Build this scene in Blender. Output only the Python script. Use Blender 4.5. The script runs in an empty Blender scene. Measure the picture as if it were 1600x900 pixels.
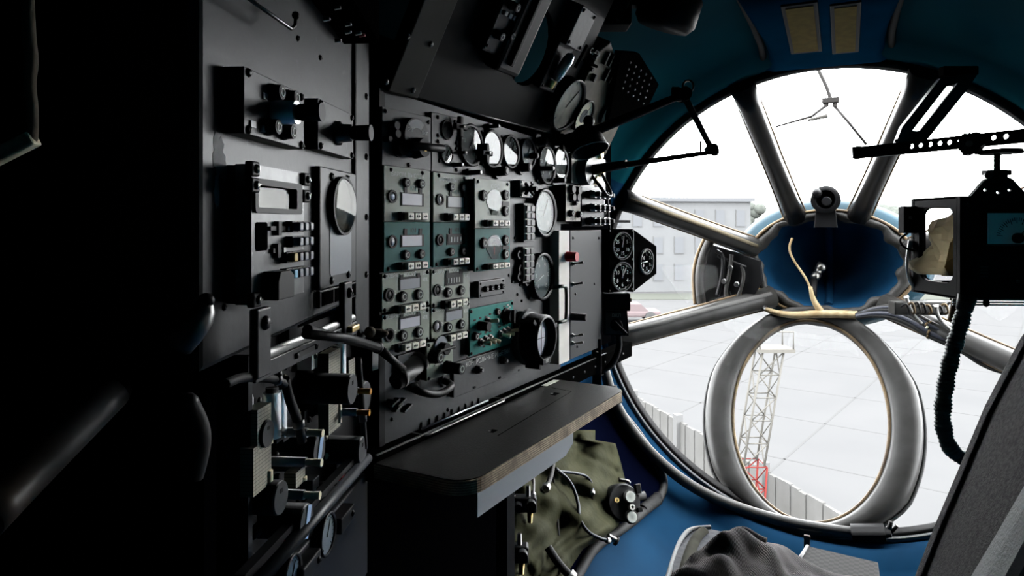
import bpy, bmesh, math, random
from mathutils import Vector, Matrix
random.seed(7)
SC = bpy.context.scene
COL = SC.collection
R = math.radians
PI = math.pi

# ---------------------------------------------------------------- camera, sky, exposure
FPX = 1067.0                      # focal length in pixels of the 1600 px wide frame
cam_d = bpy.data.cameras.new('camera')
cam_d.sensor_width = 36.0
cam_d.lens = 36.0 * FPX / 1600.0
cam_d.shift_y = -100.0 / 1600.0   # horizon sits at row 350
cam_d.clip_start = 0.02
cam_d.clip_end = 500
cam = bpy.data.objects.new('camera', cam_d)
cam.rotation_euler = (R(90), 0, 0)
COL.objects.link(cam)
SC.camera = cam

world = bpy.data.worlds.new('overcast_sky')
SC.world = world
world.use_nodes = True
_n = world.node_tree.nodes
_n['Background'].inputs['Color'].default_value = (0.97, 0.985, 1.0, 1)
_n['Background'].inputs['Strength'].default_value = 30.0

SC.view_settings.view_transform = 'Standard'
SC.view_settings.look = 'None'
SC.view_settings.exposure = 0.0
SC.view_settings.gamma = 1.0
SC.view_settings.use_curve_mapping = False
SC.cycles.max_bounces = 8
SC.cycles.transparent_max_bounces = 12
SC.cycles.caustics_reflective = False
SC.cycles.caustics_refractive = False

# ---------------------------------------------------------------- frames
class Frame:
    """a flat working plane: origin, right, up, outward"""
    def __init__(s, o, u, v):
        s.o = Vector(o); s.u = Vector(u).normalized(); s.v = Vector(v).normalized()
        s.n = s.u.cross(s.v).normalized()
    def mat(s, a=0, b=0, c=0):
        m = Matrix.Identity(4)
        for i in range(3):
            m[i][0] = s.u[i]; m[i][1] = s.v[i]; m[i][2] = s.n[i]
        m.translation = s.pt(a, b, c)
        return m
    def pt(s, a, b, c=0): return s.o + s.u * a + s.v * b + s.n * c
    def uv(s, px, py, c=0):
        d = ray(px, py); o = s.o + s.n * c
        t = o.dot(s.n) / d.dot(s.n)
        p = d * t - s.o
        return Vector((p.dot(s.u), p.dot(s.v)))
    def hit(s, px, py, c=0):
        d = ray(px, py); t = (s.o + s.n * c).dot(s.n) / d.dot(s.n)
        return d * t
def ray(px, py): return Vector(((px - 800) / FPX, 1.0, (350 - py) / FPX))
def P(px, py, Y): return ray(px, py) * Y

ZUP = Vector((0, 0, 1))
ID = Frame((0, 0, 0), (1, 0, 0), (0, 1, 0))                       # world axes
def facing(px, py, Y): return Frame(P(px, py, Y), (1, 0, 0), (0, 0, 1))   # upright plane square to the view axis
_t = math.atan(600 / FPX)
PAN = Frame((-0.2044, 1.33, 0), (math.sin(_t), math.cos(_t), 0), ZUP)     # main instrument wall
_t = math.atan(100 / FPX)
CAB = Frame((-0.259, 1.2, 0), (math.sin(_t), math.cos(_t), 0), ZUP)       # near avionics cabinet
_b = R(28)
OVH = Frame((-0.238, 1.27, 0.25), PAN.u, ZUP * math.cos(_b) + PAN.n * math.sin(_b))  # overhead sloping panel
_a = R(26)
EX = Vector((math.cos(_a), -math.sin(_a), 0)); EY = Vector((math.sin(_a), math.cos(_a), 0))
N0 = Vector((1.194, 2.6, -0.28))
NOSE = Frame(N0, EX, ZUP)                                         # rim plane of the glazed nose; n points aft
RR = 0.885                                                        # rim radius

# ---------------------------------------------------------------- materials
MATS = {}
# paints are dark: under this much daylight only the pale plastics, papers and instrument paints keep a high albedo
KEEP = dict(ivory_plastic=1.15, white_marking=1.0, pale_marking=1.0, cream_paint=1.3, pale_display=.9, dim_display=.8, olive_grey_paint=1.25, teal_paint=1.3, bright_teal_paint=1.3, chipped_primer=.8, flat_grey_paint=.28,
    worn_plywood=1.3, grey_panel_paint=.6, cabinet_grey_paint=.25, concrete_apron=1, pale_render=1, pale_window=1, fence_concrete=1, pale_post=1, hazy_leaves=1, pale_lawn=1, joint_tar=1, mast_pale=1, mast_red=1, hazy_red=1, teal_blue_liner=1.0, duct_blue=1.0, dirty_beige=.8, paper=1.25, white_strip=1.3, worn_keypad_paint=.8, light_blue_paint=.9, old_paper=1.0, stained_paper=1.0,
    scale_card=1.5, cream_tape_loom=.8, pale_grey_panel=.75, yellow_key=1.0, blue_key=1.0, ruled_cream_card=1.2, orange_plastic=.9, red_paint=.8, charcoal_tweed=1.0, charcoal_knit=1.5,
    grey_webbing=2.2, blue_grey_vinyl=.22, worn_vinyl=.22, brass=.7, bright_metal=1.0, mustard_vent=1.0, olive_quilt=.42, tan_sealant=.3, green_grey_handle=1.0, pale_cable=.8, amber_rubber=.8, olive_black_paint=.8, taupe_paint=1.2)
SHINY = ('black_paint', 'satin_black')
def mat(name, col, rough=0.5, metal=0.0, var=0.0, vscale=8.0, col2=None, bump=0.0, bscale=60.0, spec=0.5, emit=None, wear=None, thr=0.62, coat=0.0):
    """principled paint with a noise mix to col2 (or a darker tone), optional worn patches and fine bump"""
    if name in MATS: return MATS[name]
    kf = KEEP.get(name, 0.45); kc = lambda c: tuple(x * kf for x in c) if c else c
    col, col2, wear = kc(col), kc(col2), kc(wear); spec = spec * 0.45
    m = bpy.data.materials.new(name); m.use_nodes = True
    nt = m.node_tree; b = nt.nodes['Principled BSDF']
    b.inputs['Base Color'].default_value = (*col, 1)
    b.inputs['Roughness'].default_value = rough
    b.inputs['Metallic'].default_value = metal
    b.inputs['Specular IOR Level'].default_value = spec
    b.inputs['Coat Weight'].default_value = coat
    tc = nt.nodes.new('ShaderNodeTexCoord')
    last = None
    if var or col2:
        nz = nt.nodes.new('ShaderNodeTexNoise'); nz.inputs['Scale'].default_value = vscale; nz.inputs['Detail'].default_value = 6
        nt.links.new(tc.outputs['Object'], nz.inputs['Vector'])
        rp = nt.nodes.new('ShaderNodeValToRGB')
        c2 = col2 or tuple(c * (1 - var) for c in col)
        rp.color_ramp.elements[0].position = 0.35; rp.color_ramp.elements[0].color = (*c2, 1)
        rp.color_ramp.elements[1].position = 0.65; rp.color_ramp.elements[1].color = (*col, 1)
        nt.links.new(nz.outputs['Fac'], rp.inputs['Fac'])
        last = rp.outputs['Color']
    if wear:
        n2 = nt.nodes.new('ShaderNodeTexNoise'); n2.inputs['Scale'].default_value = vscale * 2.7; n2.inputs['Detail'].default_value = 9; n2.inputs['Roughness'].default_value = 0.7
        nt.links.new(tc.outputs['Object'], n2.inputs['Vector'])
        r2 = nt.nodes.new('ShaderNodeValToRGB')
        r2.color_ramp.elements[0].position = thr; r2.color_ramp.elements[0].color = (0, 0, 0, 1)
        r2.color_ramp.elements[1].position = thr + 0.05; r2.color_ramp.elements[1].color = (1, 1, 1, 1)
        nt.links.new(n2.outputs['Fac'], r2.inputs['Fac'])
        mx = nt.nodes.new('ShaderNodeMix'); mx.data_type = 'RGBA'
        nt.links.new(r2.outputs['Color'], mx.inputs['Factor'])
        if last: nt.links.new(last, mx.inputs['A'])
        else: mx.inputs['A'].default_value = (*col, 1)
        mx.inputs['B'].default_value = (*wear, 1)
        last = mx.outputs['Result']
    if last: nt.links.new(last, b.inputs['Base Color'])
    if bump:
        n3 = nt.nodes.new('ShaderNodeTexNoise'); n3.inputs['Scale'].default_value = bscale; n3.inputs['Detail'].default_value = 4
        nt.links.new(tc.outputs['Object'], n3.inputs['Vector'])
        bp = nt.nodes.new('ShaderNodeBump'); bp.inputs['Strength'].default_value = bump; bp.inputs['Distance'].default_value = 0.004
        nt.links.new(n3.outputs['Fac'], bp.inputs['Height']); nt.links.new(bp.outputs['Normal'], b.inputs['Normal'])
    if emit:
        b.inputs['Emission Color'].default_value = (*emit, 1); b.inputs['Emission Strength'].default_value = 1
    MATS[name] = m
    return m
def glass_mat(name, tint=(0.97, 0.98, 0.98), gloss=0.04, edge=0.5):
    m = bpy.data.materials.new(name); m.use_nodes = True
    nt = m.node_tree; nt.nodes.clear()
    o = nt.nodes.new('ShaderNodeOutputMaterial'); t = nt.nodes.new('ShaderNodeBsdfTransparent'); g = nt.nodes.new('ShaderNodeBsdfGlossy')
    t.inputs['Color'].default_value = (*tint, 1); g.inputs['Roughness'].default_value = 0.02
    f = nt.nodes.new('ShaderNodeLayerWeight'); f.inputs['Blend'].default_value = 0.2
    mm = nt.nodes.new('ShaderNodeMath'); mm.operation = 'MULTIPLY_ADD'; mm.inputs[1].default_value = edge; mm.inputs[2].default_value = gloss; mm.use_clamp = True
    mx = nt.nodes.new('ShaderNodeMixShader')
    nt.links.new(f.outputs['Facing'], mm.inputs[0]); nt.links.new(mm.outputs[0], mx.inputs['Fac'])
    nt.links.new(t.outputs[0], mx.inputs[1]); nt.links.new(g.outputs[0], mx.inputs[2]); nt.links.new(mx.outputs[0], o.inputs['Surface'])
    MATS[name] = m
    return m

M_GLASS = glass_mat('window_glass', gloss=0.001, edge=0.02)
M_LENS = glass_mat('instrument_glass', (0.9, 0.93, 0.93), 0.004, .02)
M_BLACK = mat('black_paint', (0.008, 0.008, 0.009), 0.5, var=0.3, spec=0.22)
M_SATIN = mat('satin_black', (0.014, 0.014, 0.016), 0.4, var=0.4, vscale=14, spec=0.3)
M_RUBBER = mat('black_rubber', (0.012, 0.012, 0.012), 0.7, bump=0.2)
M_PANEL = mat('grey_panel_paint', (0.075, 0.08, 0.085), 0.42, var=0.45, vscale=6, bump=0.08, wear=(0.16, 0.165, 0.17), thr=0.70)
M_CABGREY = mat('cabinet_grey_paint', (0.105, 0.116, 0.13), 0.4, spec=.35, var=0.5, vscale=5, bump=0.08, wear=(0.2, 0.22, 0.24), thr=0.63)
M_UNIT = mat('olive_grey_paint', (0.205, 0.235, 0.185), 0.45, var=0.25, vscale=9, bump=0.06)
M_TEAL = mat('teal_paint', (0.008, 0.115, 0.105), 0.5, spec=.2, var=0.3, vscale=9)
M_TEAL2 = mat('bright_teal_paint', (0.004, 0.16, 0.135), 0.5, spec=.2, var=0.2, vscale=9)
M_IVORY = mat('ivory_plastic', (0.72, 0.69, 0.6), 0.4, var=0.1)
M_WHITE = mat('white_marking', (0.62, 0.63, 0.6), 0.5)
M_PALE = mat('pale_marking', (0.36, 0.38, 0.35), 0.5)
M_MATTE = mat('dead_black', (0.004, 0.004, 0.004), 0.85, spec=0.0)
M_CHROME = mat('bright_metal', (0.72, 0.74, 0.76), 0.3, 1.0)
M_STEEL = mat('worn_steel', (0.42, 0.42, 0.41), 0.35, 1.0, var=0.5, vscale=20)
M_BRASS = mat('brass', (0.55, 0.4, 0.16), 0.35, 1.0)
M_CREAM = mat('cream_paint', (0.62, 0.56, 0.40), 0.5, var=0.15)
M_TAN = mat('tan_sealant', (0.30, 0.20, 0.09), 0.7, col2=(0.10, 0.06, 0.03), vscale=12)
M_BLUE = mat('blue_enamel', (0.012, 0.066, 0.148), 0.45, col2=(0.009, 0.047, 0.108), vscale=4, bump=0.05, bscale=14, wear=(0.006, 0.015, 0.03), thr=0.72, spec=0.015)
M_TEALBLUE = mat('teal_blue_liner', (0.003, 0.060, 0.078), 0.6, col2=(0.0025, 0.046, 0.062), vscale=3, spec=0.03)
M_STRUT = mat('strut_grey_paint', (0.054, 0.053, 0.051), 0.4, spec=.25, col2=(0.03, 0.029, 0.027), vscale=9, wear=(0.05, 0.03, 0.015), thr=0.68)
M_ORANGE = mat('orange_plastic', (0.62, 0.26, 0.02), 0.4)
M_RED = mat('red_paint', (0.5, 0.02, 0.03), 0.45)
M_DISPLAY = mat('pale_display', (0.55, 0.56, 0.62), 0.35)  # on readouts, the window's reflection is put into this pale colour
M_LBLUE = mat('light_blue_paint', (0.33, 0.47, 0.68), 0.4)

# ---------------------------------------------------------------- mesh builder
class MB:
    def __init__(s): s.bm = bmesh.new()
    def _addm(s, verts, faces, smooth=False):
        vs = [s.bm.verts.new(v) for v in verts]
        out = []
        for f in faces:
            try:
                fc = s.bm.faces.new([vs[i] for i in f]); fc.smooth = smooth; out.append(fc)
            except ValueError: pass
        return vs, out
    def box(s, x0, x1, y0, y1, z0, z1, bev=0.0):
        V = [(x, y, z) for x in (x0, x1) for y in (y0, y1) for z in (z0, z1)]
        Fs = [(0, 1, 3, 2), (4, 6, 7, 5), (0, 4, 5, 1), (2, 3, 7, 6), (0, 2, 6, 4), (1, 5, 7, 3)]
        vs, fs = s._addm(V, Fs)
        if bev:
            es = {e for f in fs for e in f.edges}
            bmesh.ops.bevel(s.bm, geom=list(es), offset=bev, segments=2, profile=0.5, affect='EDGES')
        return s
    def obox(s, c, ax, ay, az, hx, hy, hz, bev=0.0):
        """box of half sizes along given axes"""
        c, ax, ay, az = Vector(c), Vector(ax).normalized(), Vector(ay).normalized(), Vector(az).normalized()
        V = [c + ax * x + ay * y + az * z for x in (-hx, hx) for y in (-hy, hy) for z in (-hz, hz)]
        Fs = [(0, 1, 3, 2), (4, 6, 7, 5), (0, 4, 5, 1), (2, 3, 7, 6), (0, 2, 6, 4), (1, 5, 7, 3)]
        vs, fs = s._addm(V, Fs)
        if bev:
            es = {e for f in fs for e in f.edges}
            bmesh.ops.bevel(s.bm, geom=list(es), offset=bev, segments=2, profile=0.5, affect='EDGES')
        return s
    def prism(s, poly, z0, z1, bev=0.0):
        n = len(poly)
        V = [(p[0], p[1], z0) for p in poly] + [(p[0], p[1], z1) for p in poly]
        Fs = [tuple(range(n))[::-1], tuple(range(n, 2 * n))] + [(i, (i + 1) % n, (i + 1) % n + n, i + n) for i in range(n)]
        vs, fs = s._addm(V, Fs)
        if bev:
            es = {e for f in fs[1:2] for e in f.edges}
            bmesh.ops.bevel(s.bm, geom=list(es), offset=bev, segments=2, profile=0.5, affect='EDGES')
        return s
    def holed(s, outer, holes, z0, z1):
        """plate with holes (lists of points)"""
        for z, flip in ((z1, False), (z0, True)):
            b2 = bmesh.new(); edges = []
            for loop in [outer] + holes:
                vs = [b2.verts.new((p[0], p[1], z)) for p in loop]
                edges += [b2.edges.new((vs[i], vs[(i + 1) % len(vs)])) for i in range(len(vs))]
            r = bmesh.ops.triangle_fill(b2, use_beauty=True, use_dissolve=False, edges=edges)
            b2.verts.index_update()
            for f in b2.faces:
                up = f.normal.z if f.normal.length else 0
                f.normal_update(); ps = [v.co.copy() for v in f.verts]
                if (f.normal.z < 0) != flip: ps = ps[::-1]
                s.bm.faces.new([s.bm.verts.new(p) for p in ps])
            b2.free()
        for k, loop in enumerate([outer] + holes):
            n = len(loop)
            s._addm([(p[0], p[1], z0) for p in loop] + [(p[0], p[1], z1) for p in loop],
                    [(i, (i + 1) % n, (i + 1) % n + n, i + n) for i in range(n)], smooth=(k > 0))
        bmesh.ops.remove_doubles(s.bm, verts=s.bm.verts, dist=1e-6)
        return s
    def lathe(s, o, axis, prof, seg=24, smooth=True, a0=0.0, a1=2 * PI):
        """prof: (radius, height along axis)"""
        o, ax = Vector(o), Vector(axis).normalized()
        t = Vector((1, 0, 0)) if abs(ax.x) < 0.9 else Vector((0, 1, 0))
        e1 = ax.cross(t).normalized(); e2 = ax.cross(e1)
        full = abs(a1 - a0 - 2 * PI) < 1e-4
        n = seg if full else seg + 1
        rows = []
        for r, h in prof:
            if r < 1e-6: rows.append([s.bm.verts.new(o + ax * h)])
            else: rows.append([s.bm.verts.new(o + ax * h + (e1 * math.cos(a0 + (a1 - a0) * i / seg) + e2 * math.sin(a0 + (a1 - a0) * i / seg)) * r) for i in range(n)])
        for k in range(len(rows) - 1):
            A, B = rows[k], rows[k + 1]
            for i in range(seg):
                j = (i + 1) % n
                if len(A) == 1 and len(B) == 1: continue
                f = [A[0], B[j], B[i]] if len(A) == 1 else ([A[i], A[j], B[0]] if len(B) == 1 else [A[i], A[j], B[j], B[i]])
                try: fc = s.bm.faces.new(f); fc.smooth = smooth
                except ValueError: pass
        return s
    def cyl(s, p0, p1, r, r2=None, seg=20, bev=0.0):
        p0, p1 = Vector(p0), Vector(p1); h = (p1 - p0).length; r2 = r if r2 is None else r2
        if bev: pr = [(0, 0), (r, 0), (r, 0), (r2, h - bev), (r2, h - bev), (r2 - bev, h), (r2 - bev, h), (0, h)]
        else: pr = [(0, 0), (r, 0), (r, 0), (r2, h), (r2, h), (0, h)]
        # doubled rings keep the rims crisp
        return s.lathe(p0, p1 - p0, pr, seg)
    def ring(s, p0, p1, ri, ro, seg=28):
        p0, p1 = Vector(p0), Vector(p1); h = (p1 - p0).length
        return s.lathe(p0, p1 - p0, [(ri, 0), (ro, 0), (ro, 0), (ro, h), (ro, h), (ri, h), (ri, h), (ri, 0)], seg)
    def tube(s, pts, r, seg=8, closed=False, smooth_pts=0, caps=True):
        pts = [Vector(p) for p in pts]
        rs = list(r) if isinstance(r, (list, tuple)) else [r] * len(pts)
        for _ in range(smooth_pts):
            q, qr = ([], []) if closed else ([pts[0]], [rs[0]])
            rng = range(len(pts)) if closed else range(len(pts) - 1)
            for i in rng:
                a, b = pts[i], pts[(i + 1) % len(pts)]; ra, rb = rs[i], rs[(i + 1) % len(pts)]
                q += [a * 0.75 + b * 0.25, a * 0.25 + b * 0.75]; qr += [ra * .75 + rb * .25, ra * .25 + rb * .75]
            if not closed: q.append(pts[-1]); qr.append(rs[-1])
            pts, rs = q, qr
        n = len(pts); rows = []; prev = None
        for i in range(n):
            a = pts[(i - 1) % n] if (closed or i > 0) else pts[i]
            b = pts[(i + 1) % n] if (closed or i < n - 1) else pts[i]
            d = (b - a).normalized()
            if prev is None:
                t = Vector((0, 0, 1)) if abs(d.z) < 0.9 else Vector((1, 0, 0))
                e1 = d.cross(t).normalized()
            else:
                e1 = (prev - d * prev.dot(d)).normalized()
            prev = e1; e2 = d.cross(e1)
            rows.append([s.bm.verts.new(pts[i] + (e1 * math.cos(2 * PI * k / seg) + e2 * math.sin(2 * PI * k / seg)) * rs[i]) for k in range(seg)])
        for i in range(n if closed else n - 1):
            A, B = rows[i], rows[(i + 1) % n]
            for k in range(seg):
                fc = s.bm.faces.new([A[k], A[(k + 1) % seg], B[(k + 1) % seg], B[k]]); fc.smooth = True
        if caps and not closed:
            s.bm.faces.new(rows[0][::-1]); s.bm.faces.new(rows[-1])
        return s
    def sweep(s, rows, closed_row=True, closed_path=False, smooth=False, caps=True):
        """rows of equally many points, skinned in order"""
        V = [[s.bm.verts.new(p) for p in r] for r in rows]; m = len(V[0]); n = len(V)
        for i in range(n if closed_path else n - 1):
            A, B = V[i], V[(i + 1) % n]
            for k in range(m if closed_row else m - 1):
                f = s.bm.faces.new([A[k], A[(k + 1) % m], B[(k + 1) % m], B[k]]); f.smooth = smooth
        if caps and closed_row and not closed_path:
            s.bm.faces.new(V[0][::-1]); s.bm.faces.new(V[-1])
        return s
    def xform(s, m):
        bmesh.ops.transform(s.bm, matrix=m, verts=s.bm.verts); return s
    def sphere(s, c, r, seg=16, sc=(1, 1, 1)):
        m = Matrix.Translation(Vector(c)) @ Matrix.Diagonal((*sc, 1))
        res = bmesh.ops.create_uvsphere(s.bm, u_segments=seg, v_segments=max(6, seg // 2), radius=r, matrix=m)
        for v in res['verts']:
            for f in v.link_faces: f.smooth = True
        return s
    def text(s, body, x, y, z, size, depth=0.0004, align='CENTER', m=None):
        vs, fs = text_mesh(body, align)
        V = [Vector((x + a * size, y + b * size, z + depth)) for a, b in vs]
        if m is not None: V = [m @ Vector((a * size, b * size, 0)) for a, b in vs]
        s._addm(V, fs)
        return s
    def build(s, name, material, parent=None, mw=None):
        bmesh.ops.recalc_face_normals(s.bm, faces=s.bm.faces)
        me = bpy.data.meshes.new(name); s.bm.to_mesh(me); s.bm.free()
        me.materials.append(material)
        o = bpy.data.objects.new(name, me); COL.objects.link(o)
        if parent is not None: o.parent = parent
        if mw is not None: o.matrix_world = mw
        return o
_TX = {}
def text_mesh(body, align):
    k = (body, align)
    if k not in _TX:
        c = bpy.data.curves.new('lettering', 'FONT'); c.body = body; c.align_x = align; c.align_y = 'CENTER'; c.resolution_u = 2
        o = bpy.data.objects.new('lettering', c); COL.objects.link(o)
        me = o.evaluated_get(bpy.context.evaluated_depsgraph_get()).to_mesh()
        _TX[k] = ([(v.co.x, v.co.y) for v in me.vertices], [tuple(p.vertices) for p in me.polygons])
        bpy.data.objects.remove(o); bpy.data.curves.remove(c)
    return _TX[k]

# ---------------------------------------------------------------- things and parts
def tag(o, label, cat, group=None):
    o['label'] = label; o['category'] = cat
    if group: o['group'] = group
    return o
class T:
    """a thing: an Empty at its base, local axes = those of its frame"""
    def __init__(s, name, label, cat, frame=ID, at=(0, 0, 0), group=None):
        e = bpy.data.objects.new(name, None); COL.objects.link(e); e.empty_display_size = 0.05
        e.matrix_world = frame.mat(*at); s.e = e; s.m = e.matrix_world.copy(); s.inv = s.m.inverted(); s.f = frame; s.at = Vector(at)
        tag(e, label, cat, group)
    def L(s, p): return s.inv @ Vector(p)
    def px(s, px, py, c=0.0):
        """pixel on the thing's frame plane at height c above the thing's base -> local xy"""
        q = s.f.uv(px, py, c + s.at.z); return Vector((q.x - s.at.x, q.y - s.at.y))
    def part(s, name, material, mb, parent=None, label=None):
        o = mb.build(name, material, parent or s.e)
        if label: o['label'] = label
        return o
def structure(name, mb, material, mw=None, parent=None):
    o = mb.build(name, material, parent, mw); o['kind'] = 'structure'
    return o  # hatch recess drawn as a sheet, its dark inside painted navy
def copy_tree(o, parent=None, mw=None, label=None):
    c = o.copy(); COL.objects.link(c)
    if parent is not None: c.parent = parent
    if mw is not None: c.matrix_world = mw
    if label: c['label'] = label
    for ch in o.children: copy_tree(ch, c)
    return c
def circ(x, y, r, n=24, ry=None):
    ry = r if ry is None else ry
    return [(x + r * math.cos(2 * PI * i / n), y + ry * math.sin(2 * PI * i / n)) for i in range(n)]
def rrect(x0, x1, y0, y1, r, n=4):
    out = []
    for cx, cy, a in ((x1 - r, y1 - r, 0), (x0 + r, y1 - r, 90), (x0 + r, y0 + r, 180), (x1 - r, y0 + r, 270)):
        out += [(cx + r * math.cos(R(a + 90 * k / n)), cy + r * math.sin(R(a + 90 * k / n))) for k in range(n + 1)]
    return out

# ================================================================ THE SETTING: fuselage shell and glazed nose
PROF = [(RR + 0.0, -0.02), (RR + 0.012, -0.01), (RR + 0.02, 0.0), (RR + 0.022, 0.09), (RR + 0.075, 0.12), (1.0, 0.2), (1.03, 0.35), (1.07, 0.8), (1.12, 1.6), (1.15, 2.6), (1.15, 3.7)]
def shell(name, a0, a1, material, prof=PROF, seg=30):
    mb = MB(); rows = []
    for r, z in prof:
        rows.append([(r * math.cos(R(a0 + (a1 - a0) * i / seg)), r * math.sin(R(a0 + (a1 - a0) * i / seg)), z) for i in range(seg + 1)])
    mb.sweep(rows, closed_row=False, smooth=True)
    return structure(name, mb, material, NOSE.mat())
shell('ceiling', 25, 150, M_TEALBLUE)
shell('wall_left', 150, 215, M_BLUE)
shell('floor', 215, 325, M_BLUE)
shell('wall_right', 325, 385, M_TEALBLUE)
structure('wall_back', MB().prism(circ(0, 0, 1.16, 40), 3.66, 3.7), M_BLACK, NOSE.mat())
# thick blue liner lip and black gasket round the opening
structure('trim_1', MB().lathe((0, 0, 0), (0, 0, 1), [(RR - 0.012, -0.025), (RR + 0.01, -0.025), (RR + 0.012, 0.0), (RR + 0.004, 0.012), (RR - 0.008, 0.01), (RR - 0.012, -0.025)], 96), M_RUBBER, NOSE.mat())

structure('trim_2', MB().lathe((0, 0, 0), (0, 0, 1), [(RR + .004, .012), (RR + .018, .012), (RR + .018, .032), (RR + .004, .032), (RR + .004, .012)], 60, a0=R(95), a1=R(205)), mat('lit_sill_paint', (.16, .17, .18), .5), NOSE.mat())  # pale sill edge, its bright highlight put into the colour
# boss (nose cone mount) ring
BZ = -0.6
_c = NOSE.uv(1294, 412, BZ); BC = Vector((_c.x, _c.y, BZ)); BR = 0.345; BQ = 0.70   # half width, height ratio
def nose_pt(x, y, z=0.0): return NOSE.pt(x, y, z)
def rim_px(px, py):
    q = NOSE.uv(px, py, 0.0); a = math.atan2(q.y, q.x); return Vector((RR * math.cos(a), RR * math.sin(a), 0.0)), a
def boss_px(px, py):
    q = NOSE.uv(px, py, BZ); a = math.atan2((q.y - BC.y) / BQ, q.x - BC.x); return Vector((BC.x + BR * math.cos(a), BC.y + BR * BQ * math.sin(a), BZ)), a

# struts: (rim pixel, boss pixel, width, look)
STR = [((1158, 130), (1244, 340), 0.080), ((1440, 122), (1336, 345), 0.080), ((962, 306), (1180, 386), 0.075), ((930, 536), (1172, 482), 0.085),
       ((1700, 270), (1408, 392), 0.075), ((1720, 628), (1402, 490), 0.085)]
STR_A = []
for i, (rp, bp, w) in enumerate(STR):
    A, aa = rim_px(*rp); B, ab = boss_px(*bp); STR_A.append((aa, ab))
    d = (B - A).normalized(); out = Vector((math.cos(aa), math.sin(aa), 0)); side = d.cross(out).normalized(); dep = side.cross(d).normalized()
    if dep.dot(Vector((BC.x, BC.y, 0.6)) - (A + B) / 2) < 0: dep = -dep
    prof = [(-0.5, 0.0), (-0.5, 0.02), (-0.38, 0.042), (-0.18, 0.055), (0.18, 0.055), (0.38, 0.042), (0.5, 0.02), (0.5, 0.0), (0.42, -0.02), (-0.42, -0.02)]
    mb = MB(); rows = []
    for t in (-0.02, 0.12, 0.5, 0.88, 1.0):
        c = A.lerp(B, t); k = 1.0 + 0.25 * (abs(t - 0.5) * 2) ** 4
        rows.append([c + side * (x * w * k) + dep * y for x, y in prof])
    mb.sweep(rows, smooth=True)
    st = structure('window_%d' % (i + 1), mb, M_STRUT if i > 1 else mat('shaded_strut_paint', (.022, .021, .02), .28, col2=(.013, .012, .011), vscale=9, spec=.5), NOSE.mat()); st['label'] = 'grey window strut'  # same strut paint, upper two darkened to carry their backlit shade
    if i in (2, 3):   # strip along the upper flank, the skylight on it put into its colour
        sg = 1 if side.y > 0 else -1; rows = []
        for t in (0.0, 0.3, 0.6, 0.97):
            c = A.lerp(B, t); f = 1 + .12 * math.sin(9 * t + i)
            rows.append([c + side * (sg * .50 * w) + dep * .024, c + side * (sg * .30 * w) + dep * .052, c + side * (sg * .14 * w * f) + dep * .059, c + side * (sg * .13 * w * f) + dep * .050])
        s2 = structure('window_flank_light', MB().sweep(rows, smooth=True), mat('cream_flank_light', (.16, .135, .09), .8, spec=.1) if i == 2 else mat('grey_flank_light', (.11, .108, .105), .7, spec=.2), None, st); s2['label'] = 'cream painted-light strip' if i == 2 else 'grey painted-light strip'
    for sgn in (-1, 1):
        m2 = MB().tube([A + side * (sgn * 0.53 * w), A.lerp(B, 0.3) + side * (sgn * 0.535 * w), A.lerp(B, 0.65) + side * (sgn * 0.525 * w), B + side * (sgn * 0.6 * w)], 0.0065, 6, smooth_pts=1)
        structure('window_seal', m2, M_TAN, None, st)
# glass panes between rim and boss
EDG = sorted([(a % (2 * PI), b % (2 * PI)) for a, b in STR_A])
for i in range(len(EDG)):
    a0, b0 = EDG[i]; a1, b1 = EDG[(i + 1) % len(EDG)]
    if a1 < a0: a1 += 2 * PI
    if b1 < b0: b1 += 2 * PI
    mb = MB(); rows = []; S = 24
    for t in (0, 0.5, 1.0):
        row = []
        for k in range(S + 1):
            f = k / S; a = a0 + (a1 - a0) * f; b = b0 + (b1 - b0) * f
            p = Vector((RR * math.cos(a), RR * math.sin(a), -0.015)).lerp(Vector((BC.x + BR * math.cos(b), BC.y + BR * BQ * math.sin(b), BZ - 0.015)), t)
            row.append(p)
        rows.append(row)
    mb.sweep(rows, closed_row=False, smooth=True)
    structure('window_%d' % (i + 11), mb, M_GLASS, NOSE.mat())

# round lower window ring, lying in the sloping plane between boss foot and rim foot
_v = (Vector((0, BC.y - BR * BQ, BZ)) - Vector((0, -RR, 0)))
RWV = (ZUP * _v.y - EY * _v.z) ; RWV = RWV.normalized()
RW = Frame(NOSE.pt(0, -RR, 0), EX, RWV)
_l, _r, _tp, _bt = RW.uv(1142, 650, 0.02), RW.uv(1392, 650, 0.02), RW.uv(1268, 498, 0.02), RW.uv(1264, 818, 0.02)
RC = Vector(((_l.x + _r.x) / 2, (_tp.y + _bt.y) / 2)); RA = (_r.x - _l.x) / 2; RB = (_tp.y - _bt.y) / 2
mb = MB(); rows = []
prof = [(0.0, -0.03), (0.0, 0.02), (0.012, 0.035), (0.03, 0.045), (0.075, 0.055), (0.10, 0.045), (0.112, 0.02), (0.115, -0.03)]
for i in range(72):
    a = 2 * PI * i / 72; ca, sa = math.cos(a), math.sin(a)
    nx, ny = ca / RA, sa / RB; l = math.hypot(nx, ny); nx /= l; ny /= l
    k = 1.0 if sa < 0.3 else 1.0 - 0.45 * (sa - 0.3) / 0.7
    if sa < -0.6: k = 1.0 - 0.5 * (-sa - 0.6) / 0.4
    rows.append([(RC.x + RA * ca + nx * x * k, RC.y + RB * sa + ny * x * k, y) for x, y in prof])
mb.sweep(rows, closed_path=True, smooth=True)
ringo = structure('window_7', mb, M_STRUT, RW.mat())
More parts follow.
